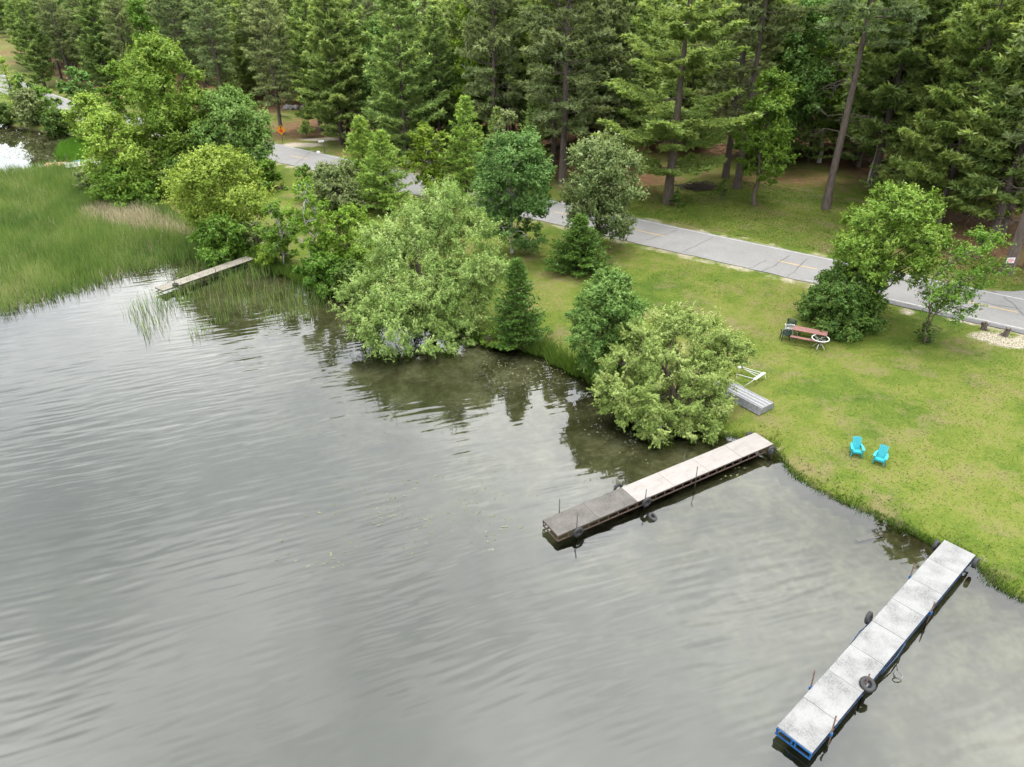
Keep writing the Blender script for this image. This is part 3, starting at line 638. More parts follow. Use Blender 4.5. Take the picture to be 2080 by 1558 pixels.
# ------------------------------------------------------------------ shoreline and lawn trees, each at its own place
def px_lobes(spec, dyaxis=1.0):
    def f(g):
        out = []
        for px, py, rp, dy in spec:
            c = at_plane(px, py, g[1] + dy); out.append((c - g, rp * px_size(*c)))
        return out
    return f
broad_tree('willow_tree', 'huge pale silvery willow spreading over the water beside the young spruce', 880, 672, 392, 150, 'willow', 1, bark='bark_grey', stems=3, base_r=.26, droop=.18, lw=.38, lsc=.98, lai=2.3, clump=.25,
    lobes=px_lobes([(905, 432, 62, 2.6), (840, 462, 52, 2.2), (790, 500, 55, 1.2), (955, 478, 50, 2.0), (870, 520, 62, 1.0), (985, 545, 45, 1.2), (930, 555, 62, .6), (800, 560, 55, .2), (760, 600, 55, -1.2), (845, 610, 66, -1.0), (925, 630, 52, -.6), (740, 655, 38, -2.2), (795, 672, 58, -2.6), (865, 690, 55, -2.4), (925, 675, 42, -1.6), (885, 410, 30, 2.8), (880, 470, 60, 1.8), (820, 520, 60, 1.0), (880, 575, 65, -.2), (810, 620, 60, -1.6), (960, 590, 40, .6), (720, 620, 35, -1.6)]))
broad_tree('willow_tree', 'rounded silvery willow on the bank above the half dark dock', 1375, 850, 622, 160, 'willow', 2, bark='bark_grey', stems=3, base_r=.22, droop=.06, lw=.38, lsc=.95, lai=2.3, clump=.25,
    lobes=px_lobes([(1370, 682, 58, 1.8), (1310, 705, 52, 1.2), (1435, 695, 55, 1.6), (1474, 722, 46, 1.5), (1270, 740, 42, .8), (1345, 750, 62, .6), (1420, 760, 62, .7), (1265, 800, 50, -.3), (1325, 815, 60, -.6), (1400, 820, 62, -.5), (1446, 808, 42, .0), (1345, 862, 48, -1.4), (1410, 868, 42, -1.3), (1295, 850, 38, -1.0), (1235, 790, 30, -.2), (1380, 650, 32, 1.9), (1500, 712, 28, 1.5)]))
broad_tree('ash_tree', 'leafy blue-green young ash between the spruce and the rounded willow', 1228, 760, 560, 76, 'ash', 3, cb=.06, n=16, lai=2.5, lr=1.12)
broad_tree('aspen_tree', 'dense blue-green aspen with white trunks beside the road', 1040, 514, 268, 76, 'aspen', 4, cb=.12, n=14, bark='bark_white', stems=2, lai=2.1, shape='column')
broad_tree('poplar_tree', 'greyish poplar standing between the aspen and the bright road stretch', 1215, 500, 282, 80, 'grey', 5, cb=.2, n=13, stems=3, lai=1.7, shape='column')
broad_tree('maple_tree', 'round-headed light green maple leaning over the picnic table bush', 1757, 642, 385, 106, 'maple', 6, cb=.30, n=26, bark='bark_dark', stems=2, base_r=.17, lai=1.25, shape='egg', dx=.10, clump=.26, lr=.72)
broad_tree('shrub', 'big dark bush behind the picnic table', 1698, 660, 552, 78, 'dark', 7, cb=.0, n=12, stems=3, lai=2.4, shape='dome', cat='bush')
broad_tree('young_tree', 'thin airy sapling with two slender stems beside the road near the stumps', 1878, 694, 470, 78, 'green', 8, cb=.28, n=10, stems=2, base_r=.07, lai=.55, dx=.75)
broad_tree('shrub', 'small leafy clump round the foot of the airy sapling', 1874, 696, 655, 20, 'dark', 81, cb=0, n=5, lai=1.8, shape='dome', cat='bush', stems=2)
broad_tree('oak_tree', 'young green oak with a pale trunk on the far lawn', 1533, 417, 145, 62, 'green', 9, cb=.22, n=11, bark='bark_grey', lai=1.7)
broad_tree('sapling', 'little oak sapling beside the brush pile', 1465, 408, 362, 16, 'dark', 10, cb=.2, n=4, lai=1.6)
broad_tree('shrub', 'small bush growing at the foot of the great white pine', 1372, 420, 388, 15, 'dark', 11, cb=0, n=4, lai=1.6, cat='bush', shape='dome')
# left shore, from the big willow outwards
broad_tree('alder_tree', 'bright green alder right behind the pale willow', 715, 560, 428, 62, 'bright', 12, cb=.05, n=10, stems=3, lai=1.7)
broad_tree('birch_tree', 'slim birch with a forked white trunk behind the reeds', 642, 562, 365, 48, 'bright', 13, cb=.25, n=9, bark='bark_white', stems=2, base_r=.1, lai=1.0)
broad_tree('birch_tree', 'small leafy birch with one thin white trunk at the end of the far dock', 578, 545, 410, 42, 'green', 14, cb=.12, n=9, bark='bark_white', stems=1, base_r=.07, lai=1.5)
broad_tree('shrub', 'bush hanging over the water below the forked birch', 660, 592, 515, 52, 'green', 15, cb=0, n=9, stems=3, lai=2.2, shape='dome', cat='bush')
broad_tree('shrub', 'dark bush tucked against the pale willow at the waterline', 722, 608, 535, 45, 'dark', 16, cb=0, n=8, stems=3, lai=2.2, shape='dome', cat='bush')
broad_tree('shrub', 'low bush beside the land end of the far dock', 560, 545, 492, 36, 'bright', 17, cb=0, n=7, stems=3, lai=1.8, shape='dome', cat='bush')
broad_tree('shrub', 'grey-green flowering bush near the road behind the birches', 682, 432, 338, 62, 'grey', 18, cb=0, n=11, stems=3, lai=2.2, shape='dome', cat='bush')
broad_tree('shrub', 'small bush at the roadside left of the grey flowering bush', 628, 405, 335, 28, 'green', 19, cb=0, n=6, lai=1.7, cat='bush')
broad_tree('maple_tree', 'yellow-green broad tree growing behind the reeds', 465, 492, 302, 92, 'yellow', 20, cb=.16, n=14, bark='bark_dark', stems=3, lai=1.35)
broad_tree('shrub', 'dark thicket under the yellow-green tree at the water', 460, 528, 438, 58, 'green', 21, cb=0, n=9, stems=3, lai=2.0, shape='dome', cat='bush')
broad_tree('shrub', 'bush between the yellow-green tree and the little birch', 520, 508, 450, 30, 'grey', 22, cb=0, n=6, lai=1.2, cat='bush', stems=2)
broad_tree('oak_tree', 'spreading mid-green oak left of the warning sign', 492, 372, 183, 78, 'ash', 23, cb=.05, n=15, lai=2.0, bark='bark_dark')
broad_tree('oak_tree', 'tall twin-topped bright oak rising above the left shore', 375, 372, 78, 86, 'maple', 24, cb=.1, n=16, lai=1.9, bark='bark_dark', shape='egg')
broad_tree('shrub', 'round bush by the road under the spreading oak', 545, 388, 325, 36, 'green', 25, cb=0, n=7, lai=2.2, cat='bush', shape='dome')
broad_tree('shrub', 'dark undergrowth bush beneath the twin-topped oak', 400, 398, 320, 60, 'dark', 26, cb=0, n=9, lai=2.0, cat='bush', shape='dome', stems=3)
broad_tree('willow_tree', 'leaning yellow-green willow above the marsh', 292, 405, 232, 66, 'yellow', 27, cb=.15, n=12, bark='bark_grey', stems=2, lai=1.5, dx=-.6)
broad_tree('shrub', 'green bush around the foot of the leaning willow', 268, 412, 322, 64, 'green', 28, cb=0, n=11, lai=2.2, cat='bush', shape='dome', stems=3)
broad_tree('oak_tree', 'dark round-topped tree left of the twin-topped oak', 258, 262, 125, 36, 'green', 29, cb=.1, n=9, lai=2.0, bark='bark_dark')
broad_tree('willow_tree', 'pale yellow shrubby willow at the back of the pond', 205, 292, 192, 50, 'yellow', 30, cb=.05, n=9, lai=1.6, stems=2)
broad_tree('shrub', 'pale bushy tree behind the pond at the bend in the road', 172, 232, 135, 36, 'ash', 31, cb=.02, n=8, lai=1.5)
broad_tree('shrub', 'feathery bush on the pond bank', 75, 260, 182, 36, 'grey', 32, cb=0, n=9, lai=1.7, cat='bush', stems=3)
broad_tree('shrub', 'low dark bush on the pond bank beside the pale yellow willow', 128, 277, 222, 34, 'dark', 33, cb=0, n=7, lai=2.0, cat='bush', shape='dome', stems=2)
broad_tree('shrub', 'dark bush at the left edge of the pond', 12, 253, 212, 26, 'dark', 34, cb=0, n=8, lai=2.0, cat='bush', stems=2)
broad_tree('shrub', 'scrubby grey willow bush at the back edge of the reeds', 195, 395, 335, 34, 'grey', 35, cb=0, n=7, lai=1.3, cat='bush', stems=3)
broad_tree('shrub', 'bush between the pond and the bend in the road', 100, 245, 178, 30, 'green', 40, cb=0, n=7, lai=1.8, cat='bush', stems=2)
broad_tree('shrub', 'loose pale bush beside the thin tamarack', 52, 215, 150, 26, 'ash', 41, cb=0, n=7, lai=1.6, cat='bush', stems=2)
broad_tree('birch_tree', 'leafy birch on the road verge in front of the pines', 872, 405, 255, 50, 'bright', 36, cb=.12, n=11, bark='bark_white', stems=2, lai=1.7)
broad_tree('poplar_tree', 'pale-topped poplar behind the dense aspen', 1030, 410, 226, 40, 'grey', 37, cb=.1, n=9, lai=1.6)
broad_tree('shrub', 'leafy undergrowth on the bank below the young spruce', 1010, 706, 668, 32, 'green', 38, cb=0, n=6, lai=2.0, cat='bush', shape='dome', stems=2)
broad_tree('shrub', 'bank bush between the young ash and the water', 1215, 775, 715, 30, 'green', 39, cb=0, n=6, lai=2.0, cat='bush', shape='dome', stems=2)

# small conifers of the shore, each grown for its place
def own_conifer(name, label, bx, by, ty, hw, mat, seed, **kw):
    g, h, w = survey(bx, by, ty, hw); pr = conifer(name, seed, h, w * 1.2, kw.pop('cb', .04), mat, kw.pop('bark', 'bark_grey'), **kw)
    return plant_conifer(pr, name, label, g, h, 0)
own_conifer('spruce_tree', 'young dark green spruce alone at the water edge', 1050, 704, 528, 52, 'spruce', 51, whorls=26, per=7, kind='cone', L=.20, Wd=.07, k=5, dens=1.5)
own_conifer('cedar_tree', 'squat dark cedar on the lawn in front of the poplar', 1175, 550, 440, 54, 'spruce', 52, whorls=16, per=8, kind='cone', L=.24, Wd=.09, k=6, dens=1.5, cb=.0)
own_conifer('pine_tree', 'yellowish young pine by the road, shorter of the pair', 785, 425, 268, 56, 'young_pine', 53, whorls=20, per=6, kind='cone', L=.32, Wd=.10, k=5, dens=1.1)
own_conifer('pine_tree', 'green young pine by the road, behind the yellowish one', 742, 372, 238, 44, 'young_pine', 54, whorls=20, per=6, kind='cone', L=.34, Wd=.11, k=5, dens=1.0)
own_conifer('pine_tree', 'yellow-green tall young pine between the leafy birch and the aspen', 950, 410, 198, 58, 'young_pine', 55, whorls=22, per=6, kind='cone', L=.34, Wd=.11, k=5, dens=1.0)
own_conifer('tamarack_tree', 'thin brownish tamarack at the left edge beside the pond', 35, 225, 118, 26, 'young_pine', 56, whorls=14, per=4, kind='cone', L=.4, Wd=.10, k=3, dens=.7)
own_conifer('pine_tree', 'tiny pine sapling on the bare ground beyond the warning sign', 624, 280, 248, 14, 'white_pine', 57, whorls=8, per=5, kind='cone', L=.35, Wd=.12, k=4, cb=.25)

# ------------------------------------------------------------------ forest beyond the road
WP = [conifer('white_pine_a', 101, 25, 6.0, .07, 'white_pine', 'bark_pine', 27, 5, 'white', .6, .24, 5, gap=.12, dead=4),
      conifer('white_pine_b', 102, 25, 5.4, .16, 'white_pine', 'bark_pine', 24, 5, 'white', .6, .24, 5, gap=.18, dead=8),
      conifer('white_pine_c', 103, 25, 5.0, .04, 'white_pine', 'bark_pine', 30, 5, 'white', .6, .24, 5, gap=.10, dead=2)]
RP = [conifer('red_pine_a', 111, 25, 4.2, .36, 'red_pine', 'bark_pine', 20, 6, 'red', .52, .21, 7, gap=.10, dead=12),
      conifer('red_pine_b', 112, 25, 3.8, .20, 'red_pine', 'bark_pine', 26, 6, 'red', .52, .21, 7, gap=.12, dead=9),
      conifer('red_pine_c', 113, 25, 4.0, .28, 'red_pine', 'bark_pine', 23, 6, 'red', .52, .21, 7, gap=.15, dead=14)]
LP = [conifer('bright_white_pine', 121, 25, 6.6, .06, 'bright_pine', 'bark_pine', 20, 5, 'white', .48, .19, 7, gap=.15, dead=6, dens=1.25),
      conifer('great_white_pine', 122, 26, 7.4, .14, 'bright_pine', 'bark_grey', 12, 6, 'white', .46, .19, 7, gap=.12, dead=2, base_r=.46, dens=1.35)]
TALL = conifer('bare_red_pine', 114, 27, 4.0, .52, 'red_pine', 'bark_pine', 15, 6, 'red', .52, .21, 7, gap=.12, dead=16)
def proto_broad(name, seed, h, w, cb, mat, n, bark, shape):
    r = np.random.default_rng(seed); lb = auto_lobes(h, w, cb, r, n, shape); area = sum(4 * math.pi * R * R * .55 for _, R in lb); ll = .34
    V, T, cl = crown_leaves(lb, int(area * 1.8 / (ll * ll * .275)), ll, ll * .55, r); N_TRIS[0] += len(T)
    return limbs_mesh(name + '_trunk', h * .014, h, lb, cl, M[bark], r, 1), leaf_mesh(name + '_crown', V, T, M[mat]), h
BP = [proto_broad('forest_birch', 131, 20, 3.2, .25, 'bright', 14, 'bark_white', 'egg'), proto_broad('forest_oak', 132, 20, 4.4, .2, 'ash', 16, 'bark_dark', 'dome'), proto_broad('forest_maple', 133, 20, 3.6, .2, 'green', 15, 'bark_dark', 'egg')]
UP = [conifer('understory_fir', 141, 9, 2.4, .05, 'white_pine', 'bark_dark', 16, 6, 'cone', .40, .14, 4)]
placed = []
def front(proto, name, label, bx, by, h, rz=0., wide=1.):
    g = ground_at(bx, by); placed.append(g[:2]); return plant_conifer(proto, name, label, g, h, rz, wide=wide)
front(LP[1], 'white_pine_tree', 'great layered white pine with a thick bare foot on the far lawn', 1357, 412, 21.5, .4, 1.2)
front(TALL, 'red_pine_tree', 'tall bare-stemmed red pine standing forward on the right of the far lawn', 1677, 424, 27, 1.2)
front(TALL, 'red_pine_tree', 'slender straight red pine just left of the young oak', 1497, 382, 26, 2.2)
front(RP[1], 'red_pine_tree', 'dark pine trunk behind the brush pile', 1473, 362, 25, .2)
front(RP[1], 'red_pine_tree', 'pine just beyond the aspen with its low branches over the roadside marker', 1142, 372, 25, 3.2, 1.1)
front(LP[0], 'white_pine_tree', 'broad bright white pine with long boughs filling the upper right corner', 2030, 470, 27, 1.0, 1.05)
front(LP[0], 'white_pine_tree', 'bright white pine with drooping tiers behind the light green maple', 1905, 452, 22, 3.4, .9)
front(WP[1], 'white_pine_tree', 'leaning-looking pine with a long bare stem left of the bright corner pine', 1770, 385, 27, 4.4)
front(TALL, 'red_pine_tree', 'mossy pine trunk carrying the small white notice', 2044, 556, 26, 5.0)
front(RP[2], 'red_pine_tree', 'pine right behind the notice tree at the frame edge', 2090, 545, 26, 2.0)
front(WP[2], 'white_pine_tree', 'big dark white pine standing over the clearing beside the gravel drive', 652, 265, 20, 1.4)
front(WP[0], 'white_pine_tree', 'white pine at the mouth of the gravel drive, first of a close pair', 694, 292, 19, 2.7)
front(WP[1], 'white_pine_tree', 'white pine at the mouth of the gravel drive, second of a close pair', 708, 283, 21, .6)
front(RP[1], 'red_pine_tree', 'dark pine directly behind the stop ahead sign', 572, 272, 18, 2.3)
front(WP[0], 'white_pine_tree', 'thick-trunked dark pine behind the young yellowish roadside pines', 828, 330, 20, 5.3)
front(BP[0], 'birch_tree', 'crooked birch inside the wood right of the bare-stemmed red pine', 1765, 372, 17, 1., .8)
front(BP[1], 'oak_tree', 'pale leafy oak glowing between pines behind the young oak', 1590, 335, 17, 2.)
front(BP[0], 'birch_tree', 'pale green birch showing between dark pines above the yellow-green young pine', 960, 318, 17, 3., .8)
front(WP[2], 'white_pine_tree', 'dark pointed pine at the left beyond the pond road', 92, 178, 17, 4.)

rng = random.Random(5)
def candidates(d0, d1, step):
    xs = np.arange(-170, 190, step); ys = np.arange(55, 330, step); P = np.array([(x + rng.uniform(-.4, .4) * step, y + rng.uniform(-.4, .4) * step) for y in ys for x in xs])
    de = dist_line(P, edge); k = inside(P, forest_poly) & (de >= d0) & (de < d1); P = P[k]; de = de[k]
    q = [to_px(x, y, 12) for x, y in P]; vis = np.array([-180 < a < 2260 for a, b in q]); return P[vis], de[vis]
n_ind = 0
def forest_kind(px, r):
    if px < 560: t = [(RP, .45), (WP, .45), (BP, .10)]
    elif px < 950: t = [(WP, .65), (RP, .25), (BP, .10)]
    elif px < 1270: t = [(RP, .70), (WP, .2), (BP, .10)]
    elif px < 1560: t = [(WP, .45), (RP, .40), (BP, .15)]
    else: t = [(WP, .35), (RP, .30), (LP[:1], .1), (BP, .25)]
    u = r.random()
    for k, w in t:
        if u < w: return k
        u -= w
    return t[0][0]
LAND = [(30, 'thin tamarack'), (110, 'bushy tree at the bend'), (258, 'dark round-topped tree'), (375, 'twin-topped oak'), (498, 'spreading oak'), (575, 'stop ahead sign'), (668, 'gravel drive'), (765, 'pair of young roadside pines'), (872, 'leafy verge birch'),
        (950, 'yellow-green young pine'), (1040, 'dense aspen'), (1215, 'greyish poplar'), (1357, 'great white pine'), (1450, 'brush pile'), (1533, 'young oak'), (1677, 'bare-stemmed red pine'), (1800, 'light green maple'), (1940, 'airy sapling'), (2060, 'notice tree')]
ORD = ['leftmost', 'second from left', 'third from left', 'fourth from left', 'fifth from left', 'sixth from left', 'seventh from left', 'eighth from left', 'ninth from left', 'tenth from left', 'eleventh from left', 'twelfth from left']
wood = {}
for d0, d1, step in ((0, 12, 5.0), (12, 34, 6.6)):
    P, de = candidates(d0, d1, step)
    for (x, y), d in zip(P, de):
        if placed and min(np.hypot(x - a, y - b) for a, b in placed) < 3.0: continue
        if d < 35 and to_px(x, y, 1)[0] < 70: continue
        placed.append(np.array([x, y])); kd = forest_kind(to_px(x, y, 12)[0], rng); i = rng.randrange(len(kd))
        pxf = to_px(x, y, 12)[0]; hh = rng.uniform(14, 19.5) if pxf < 900 else rng.uniform(19, 25) if d < 9 else rng.uniform(14.5, 20)
        if kd is BP: hh = rng.uniform(12.5, 17.5)
        nm, what, grp = {id(WP): ('white_pine_tree', 'white pine', 'white pines of the wood'), id(RP): ('red_pine_tree', 'red pine', 'red pines of the wood'), id(BP): ('forest_tree', 'leafy tree', 'leafy trees of the wood')}.get(id(kd), ('white_pine_tree', 'bright pine', 'white pines of the wood'))
        row = 'at the wood edge' if d < 6 else 'in the second row' if d < 12 else 'in the third row' if d < 20 else 'deep in the wood'
        lm = min(LAND, key=lambda q: abs(q[0] - pxf))[1]
        t = plant_conifer(kd[i], nm, None, (x, y, .95), hh, rng.uniform(0, 6.28), grp, wide=rng.uniform(.9, 1.15)); n_ind += 1
        wood.setdefault((what, row, lm), []).append((pxf, t))
for (what, row, lm), ts in wood.items():
    ts.sort(key=lambda q: q[0])
    for k, (_, t) in enumerate(ts): t['label'] = f'{what} {row} behind the {lm}' + (f', {ORD[min(k, 11)]}' if len(ts) > 1 else '')
print('individual forest trees', n_ind)
# understory along the wood's edge
for (px, py, h, w_) in ((760, 300, 6, 'green young pine'), (1010, 355, 7, 'pale-topped poplar'), (1080, 362, 8, 'dense aspen'), (1255, 330, 8, 'greyish poplar'), (1560, 330, 7, 'young oak'), (1640, 330, 9, 'bare-stemmed red pine'), (1800, 400, 8, 'top of the light green maple'), (1845, 425, 7, 'right side of the light green maple'), (300, 205, 8, 'dark round-topped tree'), (470, 225, 9, 'spreading oak')):
    g = ground_at(px, py); plant_conifer(UP[0], 'fir_tree', 'young dark fir at the wood edge behind the ' + w_, g, h, px * .1, 'young firs at the edge of the wood')
# the far wood reads as one mass
def far_forest():
    P, de = candidates(34, 110, 7.0); pts = np.array([(x, y, 1.0) for x, y in P])
    me = mesh_np('far_forest', pts, np.zeros((0, 3), np.int32)) if False else bpy.data.meshes.new('far_forest')
    me.from_pydata([tuple(p) for p in pts], [], [])
    o = link('forest', me); tag(o, 'far depth of the pine wood', kind='stuff')
    protos = bpy.data.collections.new('far_tree_shapes')
    for k, (tm, cm, h) in enumerate((WP[0], RP[1], WP[2], RP[0], BP[2])):
        jm = bpy.data.meshes.new('far_tree'); import bmesh
        bm = bmesh.new(); bm.from_mesh(cm); bm.to_mesh(jm); bm.free()
        jm.materials.append(cm.materials[0]); jo = bpy.data.objects.new('far_tree_shape', jm); protos.objects.link(jo); jo.scale = (25 / h,) * 3
    ng = bpy.data.node_groups.new('far_forest', 'GeometryNodeTree'); ng.interface.new_socket('Geometry', in_out='INPUT', socket_type='NodeSocketGeometry'); ng.interface.new_socket('Geometry', in_out='OUTPUT', socket_type='NodeSocketGeometry')
    N = ng.nodes.new; Lk = ng.links.new; gi = N('NodeGroupInput'); go = N('NodeGroupOutput'); ci = N('GeometryNodeCollectionInfo'); ci.inputs[0].default_value = protos
    ci.inputs['Separate Children'].default_value = True; ci.inputs['Reset Children'].default_value = True
    ip = N('GeometryNodeInstanceOnPoints'); ip.inputs['Pick Instance'].default_value = True
    rv = N('FunctionNodeRandomValue'); rv.data_type = 'FLOAT_VECTOR'; rv.inputs[0].default_value = (0, 0, 0); rv.inputs[1].default_value = (0, 0, 6.28)
    rs_ = N('FunctionNodeRandomValue'); rs_.data_type = 'FLOAT'; rs_.inputs[2].default_value = .58; rs_.inputs[3].default_value = .80
    mp = N('GeometryNodeMeshToPoints'); Lk(gi.outputs[0], mp.inputs[0]); Lk(mp.outputs[0], ip.inputs['Points']); Lk(ci.outputs[0], ip.inputs['Instance'])
    Lk(rv.outputs[0], ip.inputs['Rotation']); Lk(rs_.outputs[1], ip.inputs['Scale']); Lk(ip.outputs[0], go.inputs[0])
    md = o.modifiers.new('far_forest', 'NODES'); md.node_group = ng; print('far trees', len(pts))
far_forest()
print('leaf triangles', N_TRIS[0])

# ------------------------------------------------------------------ reeds, grasses, lily pads
def blades(name, P, hgt, wid, mat, r, lean=.22, tintb=None):
    n = len(P); d = r.normal(0, lean, (n, 2)); a = r.random(n) * 6.283; wv = np.stack([np.cos(a), np.sin(a), np.zeros(n)], 1) * (wid / 2)[:, None]
    tip = P + np.column_stack([d * hgt[:, None], hgt]); V = np.stack([P - wv, P + wv, tip], 1).reshape(-1, 3)
    t = r.random(n) if tintb is None else np.clip(tintb + r.normal(0, .18, n), 0, 1)
    return leaf_mesh(name, V, t, M[mat])
def vnoise(P, s, seed=0):
    r = np.random.default_rng(seed); o = np.zeros(len(P))
    for k in range(5):
        a = r.random() * 6.28; f = s * (.6 + 1.2 * r.random()); o += np.sin((P[:, 0] * math.cos(a) + P[:, 1] * math.sin(a)) * f + r.random() * 6.28)
    return o / 5
def scatter(poly, n, r):
    lo, hi = poly.min(0), poly.max(0); out = []; m = 0
    while m < n:
        q = lo + (hi - lo) * r.random((n, 2)); q = q[inside(q, poly)]; out.append(q); m += len(q)
    return np.vstack(out)[:n]
r = np.random.default_rng(71)
REED_PX = [(-120, 650), (0, 645), (60, 628), (130, 606), (230, 573), (330, 545), (430, 525), (460, 510), (400, 466), (330, 425), (250, 388), (222, 352), (150, 340), (60, 348), (0, 352), (-120, 360)]
reed_poly = np.array([at(*p) for p in REED_PX]); dry = np.array([at(*p) for p in [(150, 428), (230, 408), (320, 428), (405, 470), (430, 498), (390, 494), (330, 480), (240, 466), (165, 452)]])
P = scatter(reed_poly, 70000, r); isd = inside(P, dry); dd = dist_line(P, np.vstack([dry, dry[:1]])); pd = np.where(isd, smooth(-.5, 1.2, dd), 0)
drymask = r.random(len(P)) < pd * .85 + .16 * (vnoise(P, .9, 3) > .1)
edge_d = dist_line(P, np.array([at(*p) for p in REED_PX[:8]])); keep = r.random(len(P)) < .25 + .75 * smooth(0, 2.5, edge_d); P, drymask, edge_d = P[keep], drymask[keep], edge_d[keep]
z0 = np.full(len(P), -.08); tb = .45 + .4 * vnoise(P, .35, 5) + .35 * vnoise(P, 1.3, 6); hh = (1.1 + .4 * vnoise(P, .45, 8) + .35 * vnoise(P, 1.6, 18)) * (.45 + .8 * r.random(len(P)))
k = ~drymask
tag(link('reeds', blades('reeds', np.column_stack([P[k], z0[k]]), hh[k], np.full(k.sum(), .05), 'reed', r, .2, tb[k])), 'wide green reed bed along the left shore', kind='stuff')
k = drymask
tag(link('dry_reeds', blades('dry_reeds', np.column_stack([P[k], z0[k]]), hh[k] * .75, np.full(k.sum(), .05), 'dry_reed', r, .4)), 'tan patch of dead reeds in the reed bed', kind='stuff')
sparse = np.array([at(*p) for p in [(250, 640), (330, 560), (420, 530), (500, 540), (560, 560), (640, 590), (690, 612), (640, 650), (560, 655), (470, 650), (400, 690), (300, 690)]])
P = scatter(sparse, 3400, r); k = r.random(len(P)) < np.clip(.42 + .9 * vnoise(P, .8, 9) + .35 * smooth(7, 1, dist_line(P, shore)), 0, 1); P = P[k]
tag(link('water_reeds', blades('water_reeds', np.column_stack([P, np.full(len(P), -.1)]), .5 + .9 * r.random(len(P)), np.full(len(P), .035), 'reed', r, .16)), 'thin reeds standing in open water round the far dock', kind='stuff')
sed = np.array([at(*p) for p in [(118, 325), (125, 300), (160, 288), (205, 296), (225, 320), (215, 330), (160, 334)]]); P = scatter(sed, 15000, r)
tag(link('sedge', blades('sedge', np.column_stack([P, np.full(len(P), -.08)]), .7 + .5 * r.random(len(P)), np.full(len(P), .09), 'sedge', r, .25)), 'vivid green sedge patch at the pond', kind='stuff')
# bank grass along the water line, tall between the spruce and the rounded willow
seg = np.vstack([np.linspace(a, b, max(2, int(np.hypot(*(b - a)) / .05)), endpoint=False) for a, b in zip(shore[1:-12], shore[2:-11])])
idx = r.integers(0, len(seg), 90000); P = seg[idx] + r.normal(0, .42, (90000, 2)); s = shore_dist(P); pxs = np.array(to_px(P[:, 0], P[:, 1], 0)[0])
tall = smooth(1060, 1090, pxs) * smooth(1215, 1190, pxs) + .8 * smooth(1000, 960, pxs) * smooth(430, 470, pxs)
k = (s > .02 - .15 * tall - .22 * (vnoise(P, 3.1, 45) > .12)) & (s < .55 + 1.1 * tall + .3 * vnoise(P, 1.9, 44)) & (r.random(len(P)) < .75 + .3 * vnoise(P, 1.3, 2)); P, s, tall = P[k], s[k], tall[k]
hh = (.13 + .13 * r.random(len(P)) + .10 * vnoise(P, 2.6, 4)) * (1 - tall) + tall * (.5 + .5 * r.random(len(P)))
tag(link('bank_grass', blades('bank_grass', np.column_stack([P, ground_z(P) - .03]), np.maximum(hh, .08), .03 + .02 * r.random(len(P)), 'bank', r, .35)), 'longer grass fringing the bank', kind='stuff')
# short lawn blades
lawn_poly = np.array([at(*p, .9) for p in [(2180, 1290), (1600, 960), (1480, 890), (1200, 760), (960, 680), (980, 560), (1080, 470), (1290, 500), (1600, 565), (1900, 625), (2180, 700)]])
P = scatter(lawn_poly, 150000, r); s = shore_dist(P); dr = road_dist(P); cl = vnoise(P, 1.1, 12) * .6 + vnoise(P, 3.1, 13) * .4
k = (s > .3) & (dr > 3.9) & (r.random(len(P)) < .62 + .7 * cl); P = P[k]; cl = cl[k]
tag(link('lawn_grass', blades('lawn_grass', np.column_stack([P, ground_z(P) - .01]), .02 + .035 * r.random(len(P)), .05 + .03 * r.random(len(P)), 'lawn_blade', r, 1.3, .5 - .55 * vnoise(P, .55, 14))), 'short mown lawn grass', kind='stuff')
# far lawn strip between the road and the wood
fl = np.vstack([[road_pt(q, 4.0) for q in np.linspace(near_s(2080, 640), near_s(1130, 425), 30)], [at(*p, 1.) for p in [(1130, 395), (1290, 380), (1500, 365), (1700, 400), (1800, 440), (2080, 540)]]])
P = scatter(fl, 60000, r)
tag(link('verge_grass', blades('verge_grass', np.column_stack([P, ground_z(P) - .01]), .03 + .04 * r.random(len(P)), .08 + .04 * r.random(len(P)), 'lawn_blade', r, 1.3, .42 - .5 * vnoise(P, .4, 15))), 'mown grass strip across the road', kind='stuff')
# lily pads and floating weed
pads = []
for poly, n, cl_ in (([(960, 720), (1180, 740), (1190, 790), (1000, 780)], 300, .6), ([(500, 620), (700, 610), (760, 700), (560, 690)], 260, .6), ([(600, 1000), (1100, 940), (1110, 1100), (520, 1200)], 420, 1.6),
                     ([(-60, 262), (120, 272), (190, 290), (120, 325), (-60, 320)], 650, .6), ([(1180, 800), (1260, 840), (1330, 960), (1180, 880)], 90, .5), ([(640, 980), (900, 1020), (960, 1060), (700, 1050)], 160, 1.4), ([(1400, 950), (1540, 940), (1480, 1040), (1360, 1040)], 60, .6)):
    q = scatter(np.array([at(*p) for p in poly]), n, r); pads.append(q[vnoise(q, cl_, n) > -.1])
P = np.vstack(pads); P = P[ground_z(P) < -.03]; V = []; F = []; T = []
for (x, y) in P:
    a0 = r.random() * 6.28; R = .02 + .035 * r.random() ** 2 + .0009 * max(0, y - 40); o = len(V); V += [(x + R * math.cos(a0 + a) * (.8 + .3 * r.random()), y + R * math.sin(a0 + a) * (.8 + .3 * r.random()), .008 + .004 * r.random()) for a in np.linspace(0, 6.28, 6, endpoint=False)]; F.append(tuple(range(o, o + 6)))
me = mesh_np('lily_pads', V, F, M['pad'], {'tint': ('FACE', r.random(len(F)))}); tag(link('lily_pads', me), 'scattered lily pads and weed floating on the water', kind='stuff')

